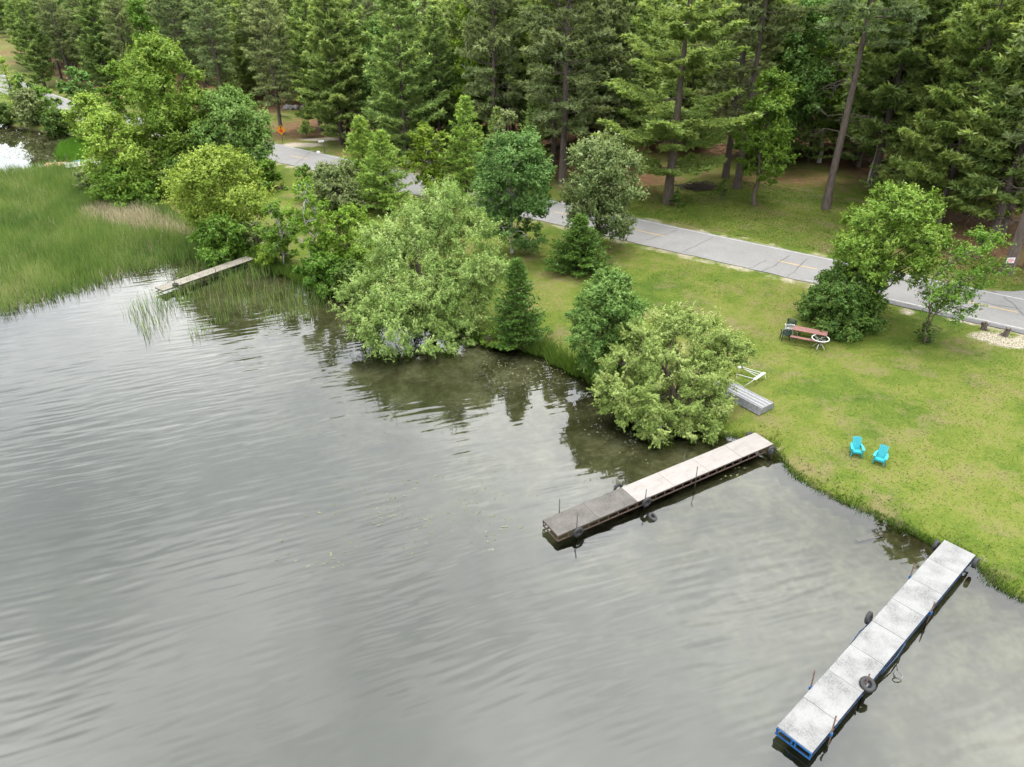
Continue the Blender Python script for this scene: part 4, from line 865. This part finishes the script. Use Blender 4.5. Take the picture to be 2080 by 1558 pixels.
# ------------------------------------------------------------------ docks
def dock(label, corners, z, panels, frame_mat, upright=True, seam=.012, rail_h=.30, boards=1, zend=None, gap_mat=None):
    a, b, c, d = [at(*p, z) for p in corners]; p0 = (a + b) / 2; p1 = (c + d) / 2; v = p1 - p0; L = float(np.hypot(*v)); ang = math.atan2(v[1], v[0])
    Wd = (np.hypot(*(a - b)) + np.hypot(*(c - d))) / 2
    root = empty('dock', (*p0, z), ang, label, 'dock'); n = len(panels); pl = L / n; r = random.Random(int(L * 100))
    if zend: root.rotation_euler.y = -math.atan2(zend - z, L)
    for i, mt in enumerate(panels):
        for j in range(boards):
            w = Wd / boards
            o = MB().box((0, 0, 0), (pl - seam, w - (.012 if boards > 1 else 0), .03)).build('deck_board' if boards > 1 else 'deck_panel', M[mt], root, False, .004)
            o.location = (pl * (i + .5), -Wd / 2 + w * (j + .5), -.015 + r.uniform(-.003, .003)); o.rotation_euler = (r.uniform(-.004, .004), r.uniform(-.003, .003), r.uniform(-.003, .003))
    ht = Wd / 2 - .03
    for sd in (-1, 1):
        MB().beam((0, sd * ht, -.06), (L, sd * ht, -.06), .045, .055).build('top_rail', frame_mat, root)
        MB().beam((0, sd * ht, -.03 - rail_h), (L, sd * ht, -.03 - rail_h), .045, .05).build('bottom_rail', frame_mat, root)
        if upright:
            um = MB().box((0, 0, 0), (.04, .035, rail_h - .055)).mesh('upright', frame_mat); k = int(L / .52)
            for q in range(k + 1): link('upright', um, root, (.022 + (L - .044) * q / k, sd * ht, -.045 - rail_h / 2))
    cm = MB().box((0, 0, 0), (.04, Wd - .12, .045)).mesh('cross_bar', frame_mat)
    for q in range(n + 1):
        x = .022 + (L - .044) * q / n; link('cross_bar', cm, root, (x, 0, -.058)); link('cross_bar', cm, root, (x, 0, -.03 - rail_h))
    return root, L, Wd, ang, p0
def post(root, x, y, up, mat, down=1.4, rad=.024, tilt=(0, 0), bracket=None):
    MB().tube([(x - tilt[0] * down, y - tilt[1] * down, -down), (x + tilt[0] * up, y + tilt[1] * up, up)], rad, 8).build('post', mat, root, True)
    if bracket: MB().box((x, y, -.10), (.10, .08, .16)).build('post_bracket', bracket, root)
def torus_mb(R, rr, n=22, m=10, sq=1.0):
    v = []; f = []
    for i in range(n):
        a = 2 * math.pi * i / n
        for j in range(m):
            b = 2 * math.pi * j / m; cx_ = math.copysign(abs(math.cos(b)) ** .7, math.cos(b)); cz_ = math.copysign(abs(math.sin(b)) ** .7, math.sin(b))
            v.append(((R + rr * cx_) * math.cos(a), (R + rr * cx_) * math.sin(a), rr * sq * cz_)); f.append((i * m + j, ((i + 1) % n) * m + j, ((i + 1) % n) * m + (j + 1) % m, i * m + (j + 1) % m))
    return MB().add(v, f)
TYRE = torus_mb(.23, .085, 26, 10, 1.05)
for i in range(26):
    a = 2 * math.pi * i / 26; TYRE.box((.315 * math.cos(a), .315 * math.sin(a), 0), (.012, .035, .13), [[math.cos(a), -math.sin(a), 0], [math.sin(a), math.cos(a), 0], [0, 0, 1]])
tyre_me = TYRE.mesh('tyre', M['rubber'])
def tyre(label, loc, rot, k=1.0):
    o = link('tyre', tyre_me, None, loc); o.rotation_euler = rot; o.scale = (k * .78,) * 3; return tag(o, label, 'tyre', 'old tyres used as dock bumpers')
def on_dock(D, x, y, z):
    v = D[0].matrix_basis @ Vector((x, y, z)); return v
def dock_wheel(root, x, y, z):
    w = torus_mb(.17, .075, 18, 8).build('wheel', M['rubber'], root, True); w.location = (x, y, z); w.rotation_euler = (math.pi / 2, 0, 0)
    MB().tube([(0, 0, -.05), (0, 0, .05)], .12, 12).build('rim', M['alu_dark'], w, True)
DA = dock('long dock with two blackened panels at its outer end and pale plywood towards shore', [(1104, 1057), (1131, 1087), (1570, 909), (1533, 882)], .45, ['ply_dark'] * 2 + ['ply_light'] * 4, M['rust'], zend=.62)
LA, WA = DA[1], DA[2] / 2
for x, y, u in ((.9, WA + .03, .75), (.95, -WA - .03, .75), (LA * .365, -WA - .03, .55), (LA * .36, WA + .03, .3), (LA * .63, WA + .03, .42), (LA * .60, -WA - .03, .62)): post(DA[0], x, y, u, M['black_metal'], 1.3, .022)
dock_wheel(DA[0], LA - .25, -WA - .14, -.22); dock_wheel(DA[0], LA - .25, WA + .14, -.22)
tyre('tyre hanging at the outer end of the half dark dock', on_dock(DA, .95, -WA - .14, -.12), (math.pi / 2 + .1, 0, DA[3]))
tyre('tyre hanging where dark and pale panels of the dock meet', on_dock(DA, LA * .365, -WA - .14, -.10), (math.pi / 2 + .1, 0, DA[3]))
tyre('tyre half hidden behind the far side of the half dark dock', on_dock(DA, LA * .33, WA + .15, -.15), (math.pi / 2 - .2, 0, DA[3]))
tyre('tyre floating low in the water beside the half dark dock', (*(on_dock(DA, LA * .355, -WA - .75, 0)).xy, .05), (.5, .15, 1.0), .95)
DB = dock('whitewashed plywood dock with a blue steel frame', [(1583, 1475), (1645, 1530), (1983, 1132), (1913, 1103)], .50, ['ply_white'] * 8, M['navy'], upright=False, zend=.66)
LB, WB = DB[1], DB[2] / 2
for q in (.03, WB, 2 * WB - .03): pass
um = MB().box((0, 0, 0), (.05, .05, .245)).mesh('upright', M['blue_steel'])
MB().box((-.012, 0, -.06), (.02, 2 * WB, .06)).build('end_rail', M['blue_steel'], DB[0]); MB().box((-.012, 0, -.33), (.02, 2 * WB, .055)).build('end_rail', M['blue_steel'], DB[0])
for x, y in ((.03, WB - .03), (.03, 0.06), (.03, -.06), (.03, -WB + .03)) + tuple((LB * q / 8, s * (WB - .03)) for q in range(1, 9) for s in (-1, 1)): link('upright', um, DB[0], (x, y, -.20))
for x, y, u, t in ((LB * .17, WB + .05, .72, (.05, .05)), (LB * .085, -WB - .05, .62, (.22, .1)), (LB * .76, WB + .05, .55, (.12, .06)), (LB * .66, -WB - .05, .45, (.04, 0)), (LB * .28, -WB + .06, .5, (.05, .02))): post(DB[0], x, y, u, M['rust'], 1.4, .026, t, M['blue_steel'])
for s in (-1, 1): MB().tube([(LB * .36, s * (WB + .03), -.30), (LB * .44, s * (WB + .09), -.14), (LB * .5, s * (WB + .04), -.12)], .022, 6).build('brace', M['navy'], DB[0], True)
dock_wheel(DB[0], LB - .32, -WB - .14, -.12); dock_wheel(DB[0], LB - .45, WB + .14, -.12)
tyre('big tyre leaning on the edge of the whitewashed dock', on_dock(DB, LB * .28, -WB + .02, .05), (.35, -.25, DB[3]), 1.05)
tyre('tyre hanging on the lake side of the whitewashed dock', on_dock(DB, LB * .50, WB + .13, .02), (math.pi / 2 - .15, 0, DB[3]), 1.0)
ring = torus_mb(.13, .018, 18, 6).build('steel_ring', M['alu_dark'], None, True); q = on_dock(DB, LB * .405, -WB - .42, 0); ring.location = (q.x, q.y, .12); ring.rotation_euler = (.3, .2, 0); tag(ring, 'small pale ring hanging on a bracket beside the whitewashed dock', 'ring')
MB().tube([tuple(Vector((0, 0, -.0)) + Vector((.0, .12, 0))), (0.05, .40, .02)], .015, 6).build('arm', M['black_metal'], ring, True)
DC = dock('narrow grey weathered dock running out of the reeds', [(314, 583), (331, 591), (516, 525), (501, 520)], .42, ['ply_grey'] * 5, M['black_metal'], upright=False, boards=3)
LC, WC = DC[1], DC[2] / 2
for x, y, u in ((1.0, -WC - .02, .7), (LC * .55, -WC - .02, .5), (LC * .5, WC + .02, .3)): post(DC[0], x, y, u, M['black_metal'], 1.0, .022)
tyre('small tyre lying on the outer end of the narrow grey dock', on_dock(DC, 1.1, -WC + .1, .09), (.1, .05, .4), .9)
DD = dock('small salmon coloured dock at the pond beside the reeds', [(90, 331), (90, 339), (132, 336), (130, 329)], .5, ['salmon'] * 2, M['black_metal'], upright=False)
post(DD[0], .3, DD[2] / 2, .7, M['black_metal'], 1, .04); post(DD[0], 2.2, DD[2] / 2, .9, M['bark_dark'], 1, .05)
DE = dock('long pale aluminium dock section with a blue edge at the pond', [(131, 331), (133, 341), (216, 331), (214, 321)], .55, ['white_metal'] * 4, M['alu'], upright=False)
for k, x in enumerate((.3, .9)): MB().beam((DE[1] * (.25 + .3 * k), DE[2] / 2 - .1, .06), (DE[1] * (.5 + .35 * k), DE[2] / 2 - .1, .06), .14, .12).build('edge_beam', M[('blue_paint', 'white_metal')[k]], DE[0])
pole = MB().tube([(0, 0, -.8), (-.55, 0, 2.1)], [.06, .04], 7).build('mooring_pole', M['bark_dark'], None, True); q = at(74, 336); pole.location = (*q, 0); tag(pole, 'leaning dark pole in the pond beside the salmon dock', 'pole')
pk = MB().box((0, 0, 0), (1.35, .22, .04)).build('sunken_plank', M['stump'], None, False, .005); q = at(1766, 1092, -.15); pk.location = (*q, -.12); pk.rotation_euler.z = .28; tag(pk, 'brown plank lying under shallow water near the whitewashed dock', 'plank')

# ------------------------------------------------------------------ lawn furniture
def adirondack(label, px, py, rz):
    g = ground_at(px, py); t = empty('adirondack_chair', g, rz, label, 'chair', 'turquoise lawn chairs'); t.scale = (.8,) * 3; m = M['turquoise']
    for s in (-1, 1):
        MB().box((s * .30, -.33, .27), (.045, .13, .54)).build('front_leg', m, t, False, .006)
        MB().beam((s * .25, -.40, .34), (s * .25, .52, .06), .035, .13).build('rear_leg', m, t, False, .006)
        arm = MB(); arm.add([(s * .24, -.42, .56), (s * .40, -.42, .56), (s * .39, .0, .56), (s * .30, .34, .56), (s * .25, .34, .56), (s * .25, .0, .56)], [(0, 1, 2, 3, 4, 5)]); arm.add([(x, y, .532) for x, y, z in arm.v], [(5, 4, 3, 2, 1, 0)]); arm.f += [(i, 6 + i, 6 + (i + 1) % 6, (i + 1) % 6) for i in range(6)]
        arm.build('arm', m, t)
        MB().beam((s * .30, .28, .53), (s * .26, .30, .20), .04, .08).build('arm_support', m, t)
    for i in range(5):
        y = -.36 + i * .115; MB().box((0, y, .385 - (y + .36) * .30), (.50, .098, .024), [[1, 0, 0], [0, math.cos(-.29), -math.sin(-.29)], [0, math.sin(-.29), math.cos(-.29)]]).build('seat_slat', m, t, False, .004)
    MB().box((0, -.425, .33), (.56, .024, .11)).build('apron', m, t, False, .004)
    for i in range(5):
        x = -.2 + i * .1; top = .98 - .012 * abs(i - 2) ** 1.5; a = np.array((x * .9, .12, .27)); b = np.array((x * 1.04, .44, top))
        MB().beam(a, b, .088, .022, (0, -1, .45)).build('back_slat', m, t, False, .004)
    MB().box((0, .33, .62), (.52, .03, .07)).build('back_rail', m, t)
adirondack('turquoise slatted lawn chair, the more upright one on the left of the pair', 1737, 921, math.radians(-14))
adirondack('turquoise slatted lawn chair turned towards the lake, on the right of the pair', 1786, 938, math.radians(-36))
def plastic_chair(label, px, py, rz, mat, tilt=0.0, dz=0):
    g = ground_at(px, py); t = empty('plastic_chair', g + [0, 0, dz], rz, label, 'chair', 'plastic garden chairs'); t.rotation_euler.x = tilt
    for sx in (-1, 1):
        MB().beam((sx * .25, -.25, 0), (sx * .22, -.21, .44), .045, .035).build('leg', mat, t); MB().beam((sx * .25, .26, 0), (sx * .21, .20, .44), .045, .035).build('leg', mat, t)
        MB().tube([(sx * .25, -.24, .42), (sx * .28, -.22, .62), (sx * .29, .0, .66), (sx * .26, .22, .68)], .024, 6).build('arm', mat, t, True)
    v = []; n = 7
    for i in range(n):
        for j in range(n):
            x = -.24 + .48 * i / (n - 1); y = -.25 + .47 * j / (n - 1); v.append((x, y, .43 - .03 * math.cos(x * 6) + .02 * (j == 0) * -1))
    f = [(i * n + j, (i + 1) * n + j, (i + 1) * n + j + 1, i * n + j + 1) for i in range(n - 1) for j in range(n - 1)]; sm = MB().add(v, f); o = len(sm.v); sm.add([(x, y, z - .025) for x, y, z in v], [tuple(reversed(q)) for q in f]); sm.build('seat', mat, t, True)
    prev = None
    for i in range(7):
        x = -.21 + .07 * i; top = .86 - 1.6 * x * x; MB().beam((x, .22 + .03 * math.cos(x * 6), .44), (x * 1.08, .33 + .03 * math.cos(x * 6), top - .03), .045, .018, (0, -1, .3)).build('back_slat', mat, t)
    MB().tube([(-.24, .24, .55), (-.235, .33, .78), (-.12, .36, .85), (0, .37, .87), (.12, .36, .85), (.235, .33, .78), (.24, .24, .55)], .026, 6).build('back_rim', mat, t, True)
plastic_chair('dark green plastic chair at the back, behind the white one', 1606, 668, math.radians(150), M['green_plastic'])
plastic_chair('white plastic chair between the two dark green ones', 1601, 679, math.radians(165), M['white_plastic'])
plastic_chair('dark green plastic chair nearest the lake at the end of the picnic table', 1594, 689, math.radians(172), M['green_plastic'])
# picnic table
g = ground_at(1645, 684); q0 = at(1611, 664, g[2] + .75); q1 = at(1681, 677, g[2] + .75); v = q1 - q0; Lt = float(np.hypot(*v)); rz = math.atan2(v[1], v[0]); mid = (q0 + q1) / 2
pt = empty('picnic_table', (*mid, gz(*mid)), rz, 'long reddish brown picnic table in front of the dark bush', 'table')
for i in range(3): MB().box((0, (i - 1) * .235, .74), (Lt, .225, .04)).build('top_board', M['red_wood'], pt, False, .005)
for s in (-1, 1): MB().box((0, s * .68, .44), (Lt, .26, .04)).build('seat_board', M['red_wood'], pt, False, .005)
for s in (-1, 1):
    x = s * Lt * .32
    for k in (-1, 1): MB().tube([(x, k * .30, .715), (x, k * .66, .025), ], .024, 7).build('leg', M['black_metal'], pt, True)
    MB().tube([(x, -.78, .41), (x, .78, .41)], .022, 7).build('seat_bar', M['black_metal'], pt, True); MB().tube([(x, 0, .41), (x * .35, 0, .71)], .018, 6).build('brace', M['black_metal'], pt, True)
# round patio table
g = ground_at(1662, 708); tb_ = empty('patio_table', g, .5, 'round white metal patio table with a clear top', 'table')
rim = torus_mb(.50, .03, 36, 8); o = rim.build('rim', M['white_metal'], tb_, True); o.location.z = .70
def glass():
    m = NT('clear_table_glass'); tr = m.n('ShaderNodeBsdfTransparent'); tr.inputs[0].default_value = (.82, .86, .84, 1); gl = m.n('ShaderNodeBsdfGlossy'); gl.inputs['Roughness'].default_value = .05
    fr = m.n('ShaderNodeFresnel'); fr.inputs[0].default_value = 1.5; mx = m.n('ShaderNodeMixShader'); m.set(mx, 0, fr.outputs[0]); m.t.links.new(tr.outputs[0], mx.inputs[1]); m.t.links.new(gl.outputs[0], mx.inputs[2]); return m.done(mx.outputs[0])
MB().add([(.485 * math.cos(a), .485 * math.sin(a), .712) for a in np.linspace(0, 2 * math.pi, 32, endpoint=False)], [tuple(range(32))]).build('glass_top', glass(), tb_)
for i in range(2):
    a = i * math.pi / 2; MB().beam((-.48 * math.cos(a), -.48 * math.sin(a), .685 - .022 * i), (.48 * math.cos(a), .48 * math.sin(a), .685 - .022 * i), .025, .02).build('cross_bar', M['white_metal'], tb_)
for i in range(4):
    a = i * math.pi / 2 + .4; ca, sa = math.cos(a), math.sin(a)
    MB().tube([(r_ * ca, r_ * sa, z) for r_, z in ((.30, .68), (.14, .60), (.08, .48), (.11, .36), (.24, .22), (.34, .10), (.37, .0))], .020, 7).build('leg', M['white_metal'], tb_, True)
# overturned aluminium boat
a0 = ground_at(1556, 836); a1 = ground_at(1488, 800); v = a1[:2] - a0[:2]; bang = math.atan2(v[1], v[0])
bt = empty('rowing_boat', a0, bang, 'overturned grey aluminium flat-bottomed boat beside the rounded willow', 'boat')
sec = []; nL = 12
for i in range(nL):
    t = i / (nL - 1); x = 3.7 * t; wb = .50 * (1 - .35 * max(0, t - .55) ** 1.5 / .3); wt = .66 * (1 - .3 * max(0, t - .6) ** 1.5 / .3); hz = .40 - .14 * max(0, t - .7) / .3
    sec.append([(x, -wt, .02), (x, -wb - .03, hz * .82), (x, -wb, hz), (x, wb, hz), (x, wb + .03, hz * .82), (x, wt, .02)])
vv = [q for s_ in sec for q in s_]; ff = [(i * 6 + j, (i + 1) * 6 + j, (i + 1) * 6 + j + 1, i * 6 + j + 1) for i in range(nL - 1) for j in range(5)]
MB().add(vv, ff + [tuple((nL - 1) * 6 + j for j in range(6))]).build('hull', M['alu'], bt)
MB().add([(x - .004, y, z) for x, y, z in sec[0]] + [(x - .035, y * .98, z) for x, y, z in sec[0]], [(6, 7, 8, 9, 10, 11), (5, 4, 3, 2, 1, 0)] + [(j, (j + 1) % 6, 6 + (j + 1) % 6, 6 + j) for j in range(6)]).build('transom', M['alu'], bt)
for k in (-1.5, -.5, .5, 1.5):
    MB().add(*(lambda P: tube(P, .014, 5))([(s_[0][0], k * .27 * s_[3][1] / .5, s_[3][2] + .008) for s_ in sec])).build('keel_strake', M['alu_dark'], bt)
for s in (0, 5): MB().add(*tube([(q[s][0], q[s][1], q[s][2] + .02) for q in sec], .026, 6)).build('gunwale', M['alu_dark'], bt)
# collapsed white tube frame behind the boat
g = ground_at(1520, 772); fr_ = empty('tube_frame', g, 0, 'white tubular frame lying on the grass behind the overturned boat', 'frame')
def fp(px, py, z): q = at(px, py, g[2] + z); return (q[0] - g[0], q[1] - g[1], z)
MB().beam(fp(1532, 771, .38), fp(1553, 757, .38), .16, .05).build('end_bar', M['white_plastic'], fr_)
for a, b, w_ in (((1551, 758, .38), (1500, 744, .38), .022), ((1534, 770, .38), (1496, 760, .38), .022), ((1540, 766, .36), (1505, 746, .3), .02), ((1546, 762, .36), (1512, 750, .42), .02), ((1532, 771, .38), (1510, 786, .03), .014), ((1510, 786, .03), (1487, 771, .2), .012), ((1553, 757, .38), (1556, 772, .03), .016), ((1500, 744, .38), (1503, 757, .03), .016), ((1496, 760, .38), (1498, 774, .03), .016)):
    MB().tube([fp(*a), fp(*b)], w_, 6).build('tube', M['white_metal'], fr_, True)
MB().beam(fp(1500, 747, .40), fp(1510, 744, .40), .14, .05).build('end_bar', M['white_plastic'], fr_)

# ------------------------------------------------------------------ signs, stumps, brush
g = ground_at(575, 293); sg = empty('warning_sign', g, .12, 'orange diamond stop ahead sign on a post by the road', 'sign'); zc = at_plane(575, 264, g[1])[2] - g[2]
MB().box((0, .03, zc / 2 + .1), (.06, .05, zc + .8)).build('post', M['black_metal'], sg)
Rd = .62; MB().add([(Rd, 0, zc), (0, 0, zc + Rd), (-Rd, 0, zc), (0, 0, zc - Rd), (Rd, .012, zc), (0, .012, zc + Rd), (-Rd, .012, zc), (0, .012, zc - Rd)], [(0, 1, 2, 3), (7, 6, 5, 4), (0, 4, 5, 1), (1, 5, 6, 2), (2, 6, 7, 3), (3, 7, 4, 0)]).build('plate', M['sign_yellow'], sg)
oc = [(.22 * math.cos(a), -.006, zc - .10 + .22 * math.sin(a)) for a in np.arange(8) * math.pi / 4 + math.pi / 8]; MB().add(oc, [tuple(range(8))]).build('stop_symbol', M['sign_red'], sg)
MB().add([(-.05, -.006, zc + .15), (.05, -.006, zc + .15), (.05, -.006, zc + .32), (.14, -.006, zc + .32), (0, -.006, zc + .5), (-.14, -.006, zc + .32), (-.05, -.006, zc + .32)], [tuple(range(7))]).build('arrow', M['sign_black'], sg)
g = ground_at(660, 311); sp = empty('name_sign', g, .5, 'small pale road name board on a dark post at the gravel drive', 'sign')
MB().box((0, 0, .65), (.09, .09, 1.4)).build('post', M['stump'], sp); MB().box((-.3, -.02, 1.42), (.7, .05, .2)).build('board', M['sign_white'], sp, False, .01)
g = ground_at(647, 312); st = MB().box((0, 0, .16), (.5, .32, .3), None, .7).build('white_stone', M['sign_white'], None, False, .06); st.location = g; tag(st, 'small white painted stone on the verge below the name board', 'stone')
g = ground_at(1162, 402); mk = empty('marker_post', g, .3, 'pale marker post by the road between aspen and poplar', 'post'); MB().box((0, 0, .7), (.22, .16, 1.7)).build('post', M['bark_grey'], mk, False, .02); MB().box((0, 0, 1.62), (.30, .22, .16)).build('cap', M['sign_white'], mk, False, .02)
g = ground_at(1994, 583); dk = MB().tube([(0, 0, -.2), (.02, 0, 1.0), (.05, 0, 2.2)], [.07, .06, .05], 7).build('roadside_post', M['bark_dark'], None, True); dk.location = g; tag(dk, 'dark wooden post on the verge across the road from the stumps', 'post')
g = ground_at(2044, 556); nt_ = empty('notice', (g[0] - .02, g[1] - .45, 1.3), .1, 'small white notice with red lettering nailed to a mossy pine trunk', 'notice')
nz = at_plane(2053, 529, g[1] - .45); nt_.location = tuple(nz)
MB().box((0, 0, 0), (.62, .02, .42)).build('board', M['sign_white'], nt_)
for z_, w_ in ((.10, .42), (-.02, .5), (-.12, .3)): MB().box((0, -.0125, z_), (w_, .003, .055)).build('lettering', M['sign_red'], nt_)
def stump(label, px, py, seed):
    r = np.random.default_rng(seed); g = ground_at(px, py); o = MB(); n = 9
    o.tube([(0, 0, -.1), (.02, .0, .2), (.05, .03, .42), (.06, .04, .55)], [.20, .16, .15, .12], n); k = np.array(o.v); k += r.normal(0, .035, k.shape); o.v = [tuple(q) for q in k]
    for i in range(3): a = r.random() * 6.28; o.tube([(0, 0, .1), (.25 * math.cos(a), .25 * math.sin(a), .05), (.42 * math.cos(a), .42 * math.sin(a), -.05)], [.07, .05, .02], 5)
    b = o.build('stump', M['stump'], None); b.location = g; b.rotation_euler.z = seed; tag(b, label, 'stump')
stump('weathered wooden stump beside the road, left one of two', 1997, 669, 3); stump('darker broken stump beside the road, right one of two', 2041, 682, 4)
r = np.random.default_rng(88); g = ground_at(1422, 383); bp = MB()
for i in range(170):
    a = r.normal(.25, .55); c = np.array([r.normal(0, .85), r.normal(0, .4), 0.]); c[2] = max(.05, .55 * math.exp(-(c[0] / 1.1) ** 2 - (c[1] / .6) ** 2) * r.random() + .05); L_ = .5 + .8 * r.random(); d = np.array([math.cos(a), math.sin(a), r.normal(.05, .22)]) * L_
    bp.tube([c - d, c + [0, 0, .04], c + d], [.03, .024, .008], 4, False)
b = bp.build('brush_pile', M['bark_dark'], None); b.location = g; tag(b, 'low heap of dead brushwood on the far lawn', 'brush pile')
r = np.random.default_rng(89); g = ground_at(592, 222)
for i in range(9):
    q = MB().box((0, 0, 0), (1.0, .7, .6), None, .75).build('boulder', M['stone'], None, False, .16); x, y = g[0] + r.normal(0, 1.6), g[1] + r.normal(0, .8); q.location = (x, y, gz(x, y) + .2); q.rotation_euler = tuple(r.random(3) * 3); q.scale = (.6 + .7 * r.random(),) * 3
    tag(q, 'grey boulder in the heap at the back of the clearing', 'stone', 'boulders at the back of the clearing')
